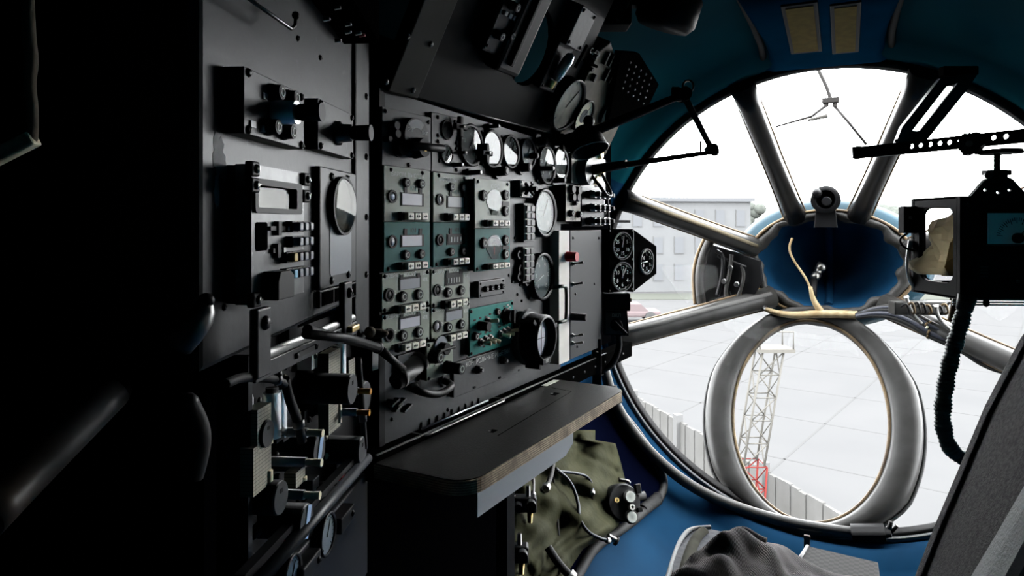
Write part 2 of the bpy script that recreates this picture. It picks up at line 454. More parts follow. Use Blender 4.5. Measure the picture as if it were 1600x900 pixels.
for off, z, rr, mt in ((-0.004, 0.012, 0.008, M_TAN), (0.119, 0.0, 0.007, M_RUBBER)):
    pts = []
    for i in range(72):
        a = 2 * PI * i / 72; ca, sa = math.cos(a), math.sin(a); nx, ny = ca / RA, sa / RB; l = math.hypot(nx, ny)
        k = 1.0 if sa < 0.3 else 1.0 - 0.45 * (sa - 0.3) / 0.7
        if sa < -0.6: k = 1.0 - 0.5 * (-sa - 0.6) / 0.4
        o_ = off * k if off > 0 else off
        pts.append((RC.x + RA * ca + nx / l * o_, RC.y + RB * sa + ny / l * o_, z))
    structure('window_seal', MB().tube(pts, rr, 6, closed=True), mt, None, ringo)

# boss: outer blue skin, worn grey flange, deep blue bowl
SQ = Matrix.Diagonal((1, BQ, 1, 1))
bo = T('nose_cone_mount', 'deep round blue bowl with worn grey flange at the hub of the nose windows', 'mount', NOSE, tuple(BC))
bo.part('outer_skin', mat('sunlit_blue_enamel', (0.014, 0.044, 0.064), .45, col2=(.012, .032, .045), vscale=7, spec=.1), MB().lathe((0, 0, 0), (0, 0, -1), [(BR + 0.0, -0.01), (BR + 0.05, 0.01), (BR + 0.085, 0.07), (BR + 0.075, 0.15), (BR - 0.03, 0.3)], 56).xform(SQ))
mb = MB(); rows = []
for i in range(72):
    a = 2 * PI * i / 72; w = 0.012 * math.sin(9 * a) + 0.008 * math.sin(17 * a + 1)
    ca, sa = math.cos(a), math.sin(a); ri = BR - 0.055 + w; ro = BR + 0.005
    rows.append([(ri * ca, ri * sa, 0.0), (ri * ca, ri * sa, 0.022), ((ri + 0.03) * ca, (ri + 0.03) * sa, 0.035), (ro * ca, ro * sa, 0.018), (ro * ca, ro * sa, -0.03)])
mb.sweep(rows, closed_row=False, closed_path=True, smooth=True)
bo.part('flange', M_STRUT, mb.xform(SQ))
bo.part('bowl', M_BLUE, MB().lathe((0, 0, 0), (0, 0, -1), [(BR - 0.03, 0.0), (BR - 0.05, 0.05), (BR - 0.07, 0.16), (BR - 0.12, 0.26), (0.1, 0.33), (0, 0.35)], 48).xform(SQ))
pts = [((BR + 0.006) * math.cos(R(t)), (BR + 0.006) * math.sin(R(t)), 0.02 + 0.004 * math.sin(t)) for t in range(-60, 245, 5)]
bo.part('sealant_bead', M_TAN, MB().tube(pts, 0.010, 6).xform(SQ))
bo.part('centre_seam', M_BLUE, MB().tube([(0.0, BR - 0.06, -0.06), (0, BR - 0.12, -0.22), (0, 0.0, -0.33), (0.0, -0.1, -0.33), (0, -BR + 0.1, -0.24), (0, -BR + 0.06, -0.1)], 0.02, 6).xform(SQ))

# ================================================================ OUTSIDE (haze put into the pale colours)
GZ = -6.0
M_APRON = mat('concrete_apron', (.0315, .0315, .0318), 0.9, spec=0.0, col2=(.0298, .0299, .0303), vscale=0.35)
M_HOUSE = mat('pale_render', (.050, .051, .052), 0.9, spec=0.0, var=0.08, vscale=0.4)
M_HWIN = mat('pale_window', (.043, .0445, .047), 0.3, spec=0.0)
M_FENCE = mat('fence_concrete', (.043, .0425, .0415), 0.9, spec=0.0, col2=(.037, .0365, .035), vscale=2.0)
M_POST = mat('pale_post', (.048, .048, .048), 0.8, spec=0.0)
M_LEAF = mat('hazy_leaves', (.040, .043, .039), 0.9, spec=0.0, var=0.3, vscale=3)
M_LAWN = mat('pale_lawn', (.0285, .030, .0265), 0.95, spec=0.0, var=0.1)
structure('ground', MB().box(-120, 160, -40, 260, GZ - 0.2, GZ), M_APRON)
mb = MB()
for k in range(-6, 14):
    c = Vector((4 + k * 5.0, 20, 0)); d = Vector((0.62, 0.78, 0)); s_ = Vector((0.78, -0.62, 0))
    mb.obox(c, d, s_, ZUP, 60, 0.03, 0.004)
for k in range(-4, 10):
    c = Vector((10, 10 + k * 5.0, 0)); mb.obox(c, (0.78, -0.62, 0), (0.62, 0.78, 0), ZUP, 60, 0.03, 0.004)
structure('ground_joints', mb, mat('joint_tar', (.0285, .0285, .0285), 0.9, spec=0.0), Matrix.Translation((0, 0, GZ)))
# apartment block
def block(x0, x1, y0, h, label, nw, nf, depth=10):
    t = T('apartment_block', label, 'building', Frame((x0, y0, GZ), (1, 0.12, 0), ZUP))
    W = x1 - x0
    t.part('wall', M_HOUSE, MB().box(0, W, 0, h, -depth, 0))
    t.part('roof', M_HWIN, MB().box(-0.3, W + 0.3, h, h + 0.35, -depth, 0.3))
    for j in range(nf):
        for i in range(nw):
            x = (i + 0.3) * W / nw; y = 1.0 + j * (h - 0.8) / nf
            w = t.part('window', M_POST, MB().box(x - 0.06, x + W / nw * 0.42 + 0.06, y - 0.06, y + 1.5, -0.05, 0.05))
            t.part('pane', M_HWIN, MB().box(x, x + W / nw * 0.42, y, y + 1.44, 0, 0.08), w)
block(8.2, 21.6, 60, 8.0, 'pale apartment block with rows of windows behind the clock cluster', 7, 3)
block(22.0, 36.0, 104, 8.5, 'second pale apartment block farther off beyond the upper left window', 8, 3)
st = MB().box(2, 40, 54, 58.5, GZ, GZ + 0.05); o = st.build('lawn_strip', M_LAWN); tag(o, 'pale green grass verge in front of the apartment block', 'lawn')
def tree(px, py, Y, r, label):
    c = P(px, py, Y); t = T('tree', label, 'tree', ID, (c.x, Y, GZ))
    h = c.z - GZ
    t.part('trunk', M_FENCE, MB().cyl((0, 0, 0), (0, 0, h), 0.3, 0.15, 8))
    mb = MB()
    for k in range(16):
        mb.sphere((random.uniform(-1, 1) * r, random.uniform(-.6, .6) * r, h + random.uniform(-.6, .5) * r), r * random.uniform(.35, .6), 8, (1, 1, .85))
    t.part('foliage', M_LEAF, mb)
tree(1158, 336, 84, 2.0, 'hazy grey-green tree above the pale roofs, seen in the upper left pane')
tree(1390, 352, 80, 2.8, 'hazy tree beyond the upper right pane beside the black box')
tree(1075, 340, 76, 1.6, 'small faint tree standing on the left of the hazy tree')
# concrete fence with posts
fA, fB = Vector((1.9, 18.2, GZ)), Vector((5.0, 6.3, GZ)); fd = (fB - fA); FL = fd.length; fd.normalize()
fe = T('slab_fence', 'grey concrete slab fence with pale posts running past the nose', 'fence', Frame(fA, fd, ZUP))
mb = MB(); n = int(FL / 0.17)
for k in range(n):
    mb.box(k * FL / n + 0.007, (k + 1) * FL / n - 0.007, 0, 2.2 + 0.012 * math.sin(k * 1.7), -0.05, 0.012 * (k % 2))
mb.box(0, FL, 0, 2.12, -.09, -.05); fe.part('slabs', M_FENCE, mb)
for k, q in enumerate((0.8, 3.2, 5.2, 7.9, 10.9)):
    fe.part('post', M_POST, MB().box(q - 0.07, q + 0.07, 0, 2.33, -0.06, 0.08))
# lattice mast
mt_ = T('lattice_mast', 'pale lattice mast with red lower section standing by the fence', 'mast', ID, (3.44, 10.0, GZ))
def lattice(z0, z1, x0, x1, w, step):
    mb = MB(); n = max(1, int((z1 - z0) / step))
    C = lambda z: Vector((x0 + (x1 - x0) * (z - z0) / (z1 - z0), 0, z))
    cs = [(-w, -w), (w, -w), (w, w), (-w, w)]
    for a, b in cs: mb.tube([C(z0) + Vector((a, b, 0)), C(z1) + Vector((a, b, 0))], 0.016, 5)
    for k in range(n):
        za, zb = z0 + (z1 - z0) * k / n, z0 + (z1 - z0) * (k + 1) / n
        for i in range(4):
            p, q = cs[i], cs[(i + 1) % 4]
            if k % 2: p, q = q, p
            mb.tube([C(za) + Vector((*p, 0)), C(zb) + Vector((*q, 0))], 0.010, 4)
            mb.tube([C(zb) + Vector((*p, 0)), C(zb) + Vector((*q, 0))], 0.009, 4)
    return mb
M_MASTP = mat('mast_pale', (.044, .042, .038), 0.6, spec=0.0); M_MASTR = mat('mast_red', (.05, .010, .009), 0.6, spec=0.0)
mt_.part('lower_section', M_MASTR, lattice(0, 2.5, -0.12, 0.05, 0.18, 0.3), label='red lattice section')
mt_.part('upper_section', M_MASTP, lattice(2.5, 4.15, 0.05, 0.33, 0.15, 0.3))
mt_.part('head_platform', M_MASTP, MB().box(0.10, 0.62, -0.22, 0.22, 4.15, 4.2).tube([(0.12, -0.2, 4.2), (0.12, -0.2, 4.45), (0.6, -0.2, 4.45), (0.6, -0.2, 4.2)], 0.012, 5).tube([(0.12, 0.2, 4.2), (0.12, 0.2, 4.45), (0.6, 0.2, 4.45), (0.6, 0.2, 4.2)], 0.012, 5))
# parked red car
cr = T('car', 'small red car parked on the apron left of the lower strut', 'car', ID, (7.3, 42, GZ + 0.05))
cr.part('body', mat('hazy_red', (.050, .040, .041), 0.5, spec=0.0), MB().box(-1.7, 1.7, -0.8, 0.8, 0.3, 0.7, 0.12))  # red paled by the haze, which is put into the colour
cr.part('cabin', mat('hazy_red', (.050, .040, .041), spec=0.0), MB().prism([(-1.0, 0), (-0.7, 0.42), (0.5, 0.42), (0.95, 0)], -0.75, 0.75))
for ch in cr.e.children:
    if ch.name.startswith('cabin'): ch.matrix_local = Matrix.Translation((0, 0, 0.68)) @ Matrix.Rotation(R(90), 4, 'X')
for x in (-1.05, 1.05):
    for y in (-0.8, 0.8): cr.part('wheel', M_RUBBER, MB().cyl((x, y - 0.1, 0.33), (x, y + 0.1, 0.33), 0.33))

# ================================================================ HELPERS FOR PANEL-MOUNTED GEAR
def unit(name, label, cat, frame, x0, yt, x1, yb, n, group=None):
    """a box face given by its left edge (x0, yt..yb) and right edge x1, standing n proud of the frame plane"""
    a = frame.uv(x0, yt, n); b = frame.uv(x0, yb, n); c = frame.uv(x1, (yt + yb) / 2, n)
    t = T(name, label, cat, frame, (a.x, b.y, 0), group); t.W = c.x - a.x; t.H = a.y - b.y; t.n = n
    return t
def spot(name, label, cat, px, py, frame=None, n=0.0, group=None):
    frame = frame or PAN; q = frame.uv(px, py, n); return T(name, label, cat, frame, (q.x, q.y, n), group)
def ppm(frame, px, py, n=0.0):                    # metres per pixel at that point of the frame plane
    return frame.hit(px, py, n).y / FPX
_SC = {}
def screw(t, x, y, z, r=0.0035, m=None, parent=None):
    key = (round(r, 4), (m or M_SATIN).name)
    if key not in _SC:
        mb = MB().lathe((0, 0, -0.0005), (0, 0, 1), [(r, 0), (r, r * 0.25), (r * 0.75, r * 0.6), (r * 0.4, r * 0.72), (0, r * 0.75)], 12)
        mb.box(-r * 0.7, r * 0.7, -r * 0.1, r * 0.1, r * 0.6, r * 0.78)
        o = mb.build('screw', m or M_SATIN, parent or t.e); _SC[key] = o.data
    else:
        o = bpy.data.objects.new('screw', _SC[key]); COL.objects.link(o); o.parent = parent or t.e
    o.location = (x, y, z); o.rotation_euler = (0, 0, (x * 971 + y * 773) % 3)
    return o
def knob(t, x, y, z, r, h, m=None, mark=M_PALE, name='knob'):
    k = t.part(name, m or M_BLACK, MB().lathe((x, y, z), (0, 0, 1), [(r * 1.12, 0), (r * 1.12, h * 0.25), (r * 1.12, h * .25), (r, h * 0.3), (r * 0.95, h), (r * 0.95, h), (0, h)], 18))
    if mark: t.part('index_ring', mark, MB().ring((x, y, z + h), (x, y, z + h + 0.0006), r * 0.42, r * 0.6, 14), k)
    return k
def toggle(t, x, y, z, L=0.02, dx=0.0, dy=0.3, m=None, r=0.003, name='toggle_switch'):
    b = t.part(name, M_STEEL, MB().cyl((x, y, z), (x, y, z + 0.004), r * 2.2, r * 2.0, 12).cyl((x, y, z + .004), (x, y, z + 0.009), r * 1.5, r * 1.3, 12))
    d = Vector((dx, dy, 1)).normalized() * L; o = Vector((x, y, z + 0.006))
    t.part('lever', m or M_CREAM, MB().tube([o, o + d * 0.6, o + d * 0.92, o + d], [r * .7, r * 1.0, r * 1.25, r * .7], 8), b)
    return b
def lamp_lens(t, x, y, z, r, m, name='indicator_lamp'):
    b = t.part(name, M_BLACK, MB().ring((x, y, z - 0.001), (x, y, z + 0.003), r * 0.82, r * 1.15, 18))
    t.part('lens', m, MB().lathe((x, y, z - 0.001), (0, 0, 1), [(r * 0.85, 0), (r * 0.8, r * 0.15), (r * 0.4, r * 0.3), (0, r * 0.33)], 16), b)
def arrow(mb, kind, x, y, z, s):
    mb.box(x - s * .7, x + s * .7, y - s * .16, y + s * .16, z, z + 0.0005)
    if kind in ('l', 'b'): mb.prism([(x - s * 1.1, y), (x - s * .3, y - s * .55), (x - s * .3, y + s * .55)], z, z + 0.0006)
    if kind in ('r', 'b'): mb.prism([(x + s * 1.1, y), (x + s * .3, y + s * .55), (x + s * .3, y - s * .55)], z, z + 0.0006)
def keyrow(t, x, y, z, w, h, p=0.018, kinds='lbr', bm_=M_BLACK):
    """a row of ivory push buttons with arrows, on a black block that also paints their side shadow"""
    t.part('button_block', bm_, MB().box(x - w * 0.35, x + w * len(kinds), y - h * 0.08, y + h * 1.08, z, z + p * 0.55))  # left end past the keys is their cast shadow, put in as black
    for i, k in enumerate(kinds):
        x0 = x + i * w + w * 0.06; x1 = x + (i + 1) * w - w * 0.06
        b = t.part('push_button', M_IVORY, MB().box(x0, x1, y, y + h, z, z + p, h * 0.12))
        if k != ' ':
            mb = MB(); arrow(mb, k, (x0 + x1) / 2, y + h / 2, z + p, w * 0.26); t.part('arrow_mark', M_BLACK, mb, b)
def dial_marks(mb, r0, r1, n, a0, a1, w, z, ox=0, oy=0):
    for i in range(n):
        a = R(a0 + (a1 - a0) * i / max(1, n - 1)); d = Vector((math.cos(a), math.sin(a), 0)); k = 1.0 if i % 5 == 0 else 0.5
        mb.obox(Vector((ox, oy, z)) + d * (r1 - (r1 - r0) * k / 2), d, (-d.y, d.x, 0), ZUP, (r1 - r0) * k / 2, w * (1 if k == 1 else .6), 0.0003)
def gauge(px, py, rpx, label, frame=None, n=0.03, face=None, lens=None, numbers=(), pointer=60, screws=4, name='round_gauge', group=None, bez=None, rim=0.14, nt=31, mark=None, cat='gauge'):
    frame = frame or PAN
    t = spot(name, label, cat, px, py, frame, n, group); r = rpx * ppm(frame, px, py, n); t.r = r
    t.part('bezel', bez or M_SATIN, MB().lathe((0, 0, -n), (0, 0, 1), [(r * 0.97, 0), (r * 0.97, n - r * .05), (r * 0.97, n - r * .05), (r, n), (r * (1 - rim * .4), n + r * 0.07), (r * (1 - rim), n + r * 0.02), (r * (1 - rim), n + r * .02), (r * (1 - rim), n - r * 0.10)], 40))
    ri = r * (1 - rim)
    f = t.part('face', face or M_BLACK, MB().lathe((0, 0, -r * 0.06), (0, 0, 1), [(0, 0), (ri, 0)], 36, smooth=False))
    mb = MB(); dial_marks(mb, ri * .78, ri * .93, nt, 230, -50, ri * 0.018, -r * 0.055)
    for k, s in enumerate(numbers):
        a = R(230 - 280 * k / max(1, len(numbers) - 1)); mb.text(s, ri * .60 * math.cos(a), ri * .60 * math.sin(a), -r * 0.055, ri * .26)
    t.part('scale_marks', mark or M_PALE, mb, f)
    d = Vector((math.cos(R(pointer)), math.sin(R(pointer)), 0)); z = -r * 0.045
    t.part('pointer', mark or M_WHITE, MB().sweep([[d * (-ri * .15) + Vector((-d.y, d.x, 0)) * ri * .04 + Vector((0, 0, z)), d * (-ri * .15) - Vector((-d.y, d.x, 0)) * ri * .04 + Vector((0, 0, z)), d * (-ri * .15) + Vector((0, 0, z + .001))],
        [d * (ri * .78) + Vector((-d.y, d.x, 0)) * ri * .012 + Vector((0, 0, z)), d * (ri * .78) - Vector((-d.y, d.x, 0)) * ri * .012 + Vector((0, 0, z)), d * (ri * .78) + Vector((0, 0, z + .001))]]))
    t.part('glass', lens or M_LENS, MB().lathe((0, 0, -r * 0.005), (0, 0, 1), [(0, 0), (ri * 1.01, 0)], 36, smooth=False))
    for k in range(screws):
        a = R(45 + 360 / screws * k); screw(t, r * 1.12 * math.cos(a), r * 1.12 * math.sin(a), -n + 0.002, r * 0.09)
    return t

M_REFL = glass_mat('sky_catching_glass', (0.75, 0.78, 0.78), 0.02, .07)
M_MID = glass_mat('cream_catching_glass', (0.85, 0.87, 0.86), 0.010, .022)
M_DIM = mat('dim_display', (0.26, 0.28, 0.31), 0.35)
M_GAP = mat('recess_black', (0.004, 0.004, 0.004), 0.9, spec=0.0)

# ================================================================ MAIN INSTRUMENT WALL
uL, uR = PAN.uv(597, 400).x, PAN.uv(946, 300).x
uM = PAN.uv(876, 450).x
t = T('instrument_wall', 'dark grey sheet metal wall that carries the navigator instruments', 'panel', PAN, (uL, -0.41, 0))
t.part('back_sheet', M_PANEL, MB().prism([(0, 0), (uM - uL, 0), (uM - uL, 0.41), (uR - uL, 0.41), (uR - uL, 0.62), (0, 0.66)], -0.025, 0.0))
t.part('edge_post', M_SATIN, MB().box(-0.012, 0.003, 0, 0.66, -0.03, 0.004))
for (px, py) in ((612, 655), (640, 690), (703, 545), (730, 560), (808, 460), (812, 400), (804, 372), (806, 345), (742, 462), (795, 430), (676, 470), (738, 300), (738, 345), (812, 445), (815, 470), (800, 440), (740, 420), (868, 300), (872, 420), (812, 505), (700, 640)):
    q = PAN.uv(px, py); screw(t, q.x - uL, q.y + 0.41, 0.0, 0.0042)

def half(t, y0, H, W, z, lower, pale, dark_lamp=False):
    """one control half: readout window, two fuse caps, lamp, arrow buttons"""
    if not lower: wy, ky, ly = 0.31, 0.72, 0.45
    else: wy, ky, ly = 0.50, 0.32, 0.60
    fr = t.part('readout_window', M_BLACK, MB().box(W * .34, W * .84, y0 + H * (wy - .02), y0 + H * (wy + .23), z - .001, z + 0.0012))
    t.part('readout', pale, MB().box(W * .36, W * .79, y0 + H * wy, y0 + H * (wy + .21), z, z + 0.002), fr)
    if pale is M_BLACK:
        mb = MB()
        for k in range(4): mb.box(W * (.42 + k * .085), W * (.46 + k * .085), y0 + H * (wy + .04), y0 + H * (wy + .16), z + .002, z + .0026)
        t.part('counter_digit', M_PALE, mb, fr)
    for x in (.44, .77):
        if lower or True: knob(t, W * x, y0 + H * ky, z, W * .062, 0.006)
        mb = MB().box(W * (x - .03), W * (x + .03), y0 + H * (wy + .22), y0 + H * (wy + .36), z, z + 0.0015); t.part('lamp_notch', M_BLACK, mb)
    t.part('marking', M_TEAL if not lower else M_BLACK, MB().text('КМ', W * .61, y0 + H * (wy + .31), z, W * .085))
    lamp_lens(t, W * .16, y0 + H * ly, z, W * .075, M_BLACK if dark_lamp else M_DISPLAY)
    keyrow(t, W * .33, y0 + H * .03, z, W * .155, H * .14)
def control(label, x0, yt, x1, yb, n, p1, p2):
    t = unit('control_unit', label, 'control unit', PAN, x0, yt, x1, yb, n)
    W, H = t.W, t.H
    t.part('housing', M_SATIN, MB().box(0.002, W - .002, .002, H - .002, 0, n - .004))
    t.part('upper_faceplate', M_UNIT, MB().box(0, W, H * .475, H, n - .005, n, 0.001), label='olive grey upper faceplate')
    t.part('lower_faceplate', M_TEAL, MB().box(0, W, 0, H * .472, n - .005, n, 0.001), label='teal lower faceplate')
    half(t, H * .475, H * .525, W, n, False, p1); half(t, 0, H * .475, W, n, True, p2, p2 is M_BLACK)
    for x, y in ((.14, .965), (.82, .965), (.08, .03), (.92, .03)): screw(t, W * x, H * y, n, 0.004)
    t.part('title_marking', M_PALE, MB().text('БАРОМ. ВЫСОТА', W * .5, H * .925, n, W * .085))
    return t
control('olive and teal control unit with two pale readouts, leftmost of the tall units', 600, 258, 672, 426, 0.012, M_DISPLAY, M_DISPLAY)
control('olive and teal control unit with a black counter in its teal half', 677, 268, 735, 418, 0.012, M_DIM, M_BLACK)
# third tall unit: quadrant windows
t = unit('control_unit', 'olive and teal control unit with two quadrant windows, standing proud of the wall', 'control unit', PAN, 742, 278, 797, 425, 0.032)
W, H, n = t.W, t.H, t.n
t.part('housing', M_SATIN, MB().box(0.002, W - .002, .002, H - .002, 0, n - .004))
t.part('upper_faceplate', M_UNIT, MB().box(0, W, H * .465, H, n - .005, n, 0.001), label='olive grey upper faceplate')
t.part('lower_faceplate', M_TEAL, MB().box(0, W, 0, H * .462, n - .005, n, 0.001), label='teal lower faceplate')
for y0, hh, lens in ((H * .465, H * .535, M_MID), (0, H * .462, M_LENS)):
    fan = [(W * .52 + W * .22 * math.cos(R(a)), y0 + hh * .56 + W * .17 * math.sin(R(a))) for a in range(-10, 191, 20)] + [(W * .45, y0 + hh * .27), (W * .59, y0 + hh * .27)]
    w = t.part('quadrant_window', M_BLACK, MB().prism(fan, n - .001, n + 0.001))
    t.part('glass', lens, MB().prism(fan, n + .0014, n + 0.0018), w)
    t.part('pointer', M_RED if y0 == 0 else M_PALE, MB().box(W * .51, W * .53, y0 + hh * .37, y0 + hh * .55, n + .001, n + .0013), w)
    for x, y in ((.22, .66), (.84, .70), (.84, .36)): knob(t, W * x, y0 + hh * y, n, W * .075, 0.006)
    t.part('lamp_notch', M_BLACK, MB().box(W * .76, W * .95, y0 + hh * .47, y0 + hh * .57, n, n + .0012))
    t.part('marking', M_BLACK, MB().text('УСТАНОВ', W * .5, y0 + hh * .29, n, W * .07))
    keyrow(t, W * .30, y0 + hh * .04, n, W * .17, hh * .12)
for x, y in ((.08, .965), (.92, .965), (.06, .03), (.94, .03)): screw(t, W * x, H * y, n, 0.004)
t.part('title_marking', M_PALE, MB().text('КУРС', W * .55, H * .925, n, W * .09))

def coord_unit(label, x0, yt, x1, yb, n, pale, lampm):
    t = unit('coordinate_unit', label, 'control unit', PAN, x0, yt, x1, yb, n); W, H = t.W, t.H
    t.part('housing', M_SATIN, MB().box(.002, W - .002, .002, H - .002, 0, n - .004))
    t.part('faceplate', M_UNIT, MB().box(0, W, 0, H, n - .005, n, .001))
    w = t.part('readout_window', M_BLACK, MB().box(W * .33, W * .80, H * .52, H * .86, n - .001, n + .0012))
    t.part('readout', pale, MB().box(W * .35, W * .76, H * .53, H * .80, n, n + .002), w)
    if pale is M_BLACK:
        mb = MB()
        for k in range(5): mb.box(W * (.39 + k * .07), W * (.42 + k * .07), H * .58, H * .72, n + .002, n + .0026)
        t.part('counter_digit', M_PALE, mb, w)
    for x in (.38, .74): t.part('lamp_notch', M_BLACK, MB().box(W * (x - .03), W * (x + .03), H * .80, H * .93, n, n + .002))
    for x in (.40, .74): knob(t, W * x, H * .34, n, W * .07, 0.006)
    lamp_lens(t, W * .13, H * .44, n, W * .075, lampm)
    for s_, x_, y_ in (('ВОЗВРАТ', .19, .92), ('КООРД', .57, .92), ('S0', .88, .92), ('КМ', .89, .72), ('2', .26, .47)): t.part('marking', M_WHITE, MB().text(s_, W * x_, H * y_, n, W * .075))
    keyrow(t, W * .30, -H * .06, n, W * .155, H * .19)
    for x, y in ((.05, .93), (.95, .93), (.05, .06), (.95, .06)): screw(t, W * x, H * y, n, .004)
coord_unit('olive coordinate unit with a dim readout, under the leftmost tall unit', 597, 428, 671, 489, 0.012, M_DIM, M_BLACK)
coord_unit('olive coordinate unit with a black counter window', 674, 421, 734, 481, 0.012, M_BLACK, M_BLACK)
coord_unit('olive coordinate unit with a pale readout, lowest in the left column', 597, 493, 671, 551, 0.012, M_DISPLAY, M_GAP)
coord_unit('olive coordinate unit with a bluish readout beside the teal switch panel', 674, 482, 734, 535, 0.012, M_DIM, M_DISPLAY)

# four-fuse plate
t = unit('fuse_plate', 'small black plate with four round fuse caps above the teal switch panel', 'fuse panel', PAN, 748, 440, 789, 466, 0.014)
t.part('plate', M_PANEL, MB().box(0, t.W, 0, t.H, 0, t.n, .002))
for x in (.22, .42, .64, .84): knob(t, t.W * x, t.H * .5, t.n, t.H * .17, .008)
for x, y in ((.07, .15), (.93, .15), (.07, .85), (.93, .85)): screw(t, t.W * x, t.H * y, t.n, .003)
# teal switch panel
t = unit('switch_unit', 'bright teal unit with cream toggle switches and a large black knob', 'switch panel', PAN, 734, 483, 802, 557, 0.014)
W, H, n = t.W, t.H, t.n
t.part('faceplate', M_TEAL2, MB().box(0, W, 0, H, n - .006, n, .001))
t.part('housing', M_SATIN, MB().box(.003, W - .003, .003, H - .003, 0, n - .006))
for x, y, dx, dy in ((.38, .66, .5, .1), (.22, .24, .5, -.1), (.33, .27, .6, -.3), (.43, .27, .9, -.5), (.66, .30, .5, -.2), (.76, .32, .6, -.2), (.86, .33, .9, .1)):
    toggle(t, W * x, H * y, n, .022, dx * .6, dy, M_CREAM, .0045)
kb = t.part('rotary_knob', M_BLACK, MB().lathe((W * .80, H * .68, n), (0, 0, 1), [(.020, 0), (.020, .005), (.020, .005), (.016, .007), (.015, .020), (.015, .020), (0, .020)], 24).box(W * .80 - .003, W * .80 + .003, H * .68 - .016, H * .68 + .016, n + .018, n + .026, .001))
kb = t.part('guarded_switch', M_BLACK, MB().cyl((W * .20, H * .60, n), (W * .20, H * .60, n + .026), .011, .010).box(W * .20, W * .36, H * .56, H * .64, n, n + .01))
knob(t, W * .10, H * .40, n, .009, .008); knob(t, W * .60, H * .82, n, .008, .006); lamp_lens(t, W * .28, H * .55, n + .01, .008, M_DIM)
for x, y in ((.10, .74), (.22, .76), (.35, .76), (.44, .80), (.22, .42), (.34, .42), (.44, .42), (.66, .47), (.76, .49), (.66, .76), (.70, .67), (.86, .92), (.90, .86), (.78, .90), (.47, .62), (.30, .12), (.90, .78)):
    t.part('index_mark', M_BLACK if x < .85 else M_PALE, MB().box(W * (x - .025), W * (x + .025), H * (y - .02), H * (y + .02), n, n + .0006))
for x, y in ((.03, .94), (.97, .94), (.03, .05), (.97, .05)): screw(t, W * x, H * y, n, .004)
# knob box
t = unit('selector_box', 'small olive grey selector box with three black knobs beneath the coordinate units', 'control box', PAN, 667, 537, 708, 596, 0.022)
W, H, n = t.W, t.H, t.n
t.part('housing', M_SATIN, MB().box(.001, W - .001, .001, H - .001, 0, n - .004)); t.part('faceplate', M_UNIT, MB().box(0, W, 0, H, n - .005, n, .001))
t.part('rotary_dial', M_DIM, MB().cyl((W * .50, H * .80, n), (W * .50, H * .80, n + .003), W * .26))
t.part('rotary_knob', M_BLACK, MB().cyl((W * .50, H * .78, n), (W * .50, H * .78, n + .018), W * .15, W * .13).box(W * .2, W * .8, H * .74, H * .82, n + .01, n + .02, .002))
for x, y, h in ((.18, .62, .022), (.72, .22, .04)): knob(t, W * x, H * y, n, W * .13, h)
t.part('slot', M_GAP, MB().box(W * .28, W * .6, H * .40, H * .52, n, n + .0008)); t.part('slot_label', M_PALE, MB().box(W * .28, W * .6, H * .34, H * .38, n, n + .001))
for x, y in ((.07, .94), (.93, .94), (.07, .06), (.93, .06)): screw(t, W * x, H * y, n, .004)
# socket plate with lettering
t = unit('socket_plate', 'dark grey plate lettered in white for the test sockets, above the table', 'socket panel', PAN, 709, 568, 822, 622, 0.010)
W, H, n = t.W, t.H, t.n
t.part('plate', M_PANEL, MB().box(0, W, 0, H, 0, n, .001))
t.part('lettering', M_WHITE, MB().text('КОНТРОЛЬНЫЕ РОЗЕТКИ', W * .44, H * .84, n, W * .047))
for x, y in ((.28, .60), (.62, .62)):
    s_ = t.part('test_socket', M_SATIN, MB().cyl((W * x, H * y, n), (W * x, H * y, n + .012), .010, .008)); t.part('socket_tip', M_STEEL, MB().cyl((W * x, H * y, n + .012), (W * x, H * y, n + .017), .005, .004), s_)
for x in (.24, .26, .58, .60, .88):
    for y in (.08, .92): screw(t, W * x, H * y, n, .003)
# motor plate with grey cylinder
t = unit('motor_plate', 'dark plate with wing screws behind the grey motor cylinder', 'panel', PAN, 622, 556, 657, 606, 0.008)
t.part('plate', M_PANEL, MB().box(0, t.W, 0, t.H, 0, t.n, .001))
for x, y in ((.1, .08), (.9, .08), (.92, .5), (.92, .92)): screw(t, t.W * x, t.H * y, t.n, .0045, M_STEEL)
# bail handle
t = spot('bail_handle', 'worn grey loop handle on the wall above the table', 'handle', 665, 600)
k = ppm(PAN, 665, 600)
pts = [t.L(PAN.hit(648, 603, 0)), t.L(PAN.hit(648, 606, .03)), t.L(PAN.hit(654, 612, .05)), t.L(PAN.hit(684, 618, .055)), t.L(PAN.hit(706, 605, .055)), t.L(PAN.hit(705, 600, .04)), t.L(PAN.hit(693, 594, .0))]
t.part('grip', M_STRUT, MB().tube(pts, .0075, 10, smooth_pts=2))
t.part('foot', M_SATIN, MB().cyl(pts[0], pts[0] + Vector((0, 0, .006)), .014).cyl(pts[-1], pts[-1] + Vector((0, 0, .006)), .014))
# wing nuts at lower left
t = spot('wing_nut_cluster', 'cluster of steel wing nuts at the lower left corner of the wall', 'wing nuts', 614, 631)
for px, py in ((606, 627), (616, 627), (612, 635), (626, 636)):
    q = t.px(px, py); w = t.part('wing_nut', M_STEEL, MB().cyl((q.x, q.y, 0), (q.x, q.y, .014), .005).obox((q.x, q.y, .014), (1, .4, 0), (-.4, 1, 0), ZUP, .013, .002, .006, .001)); 
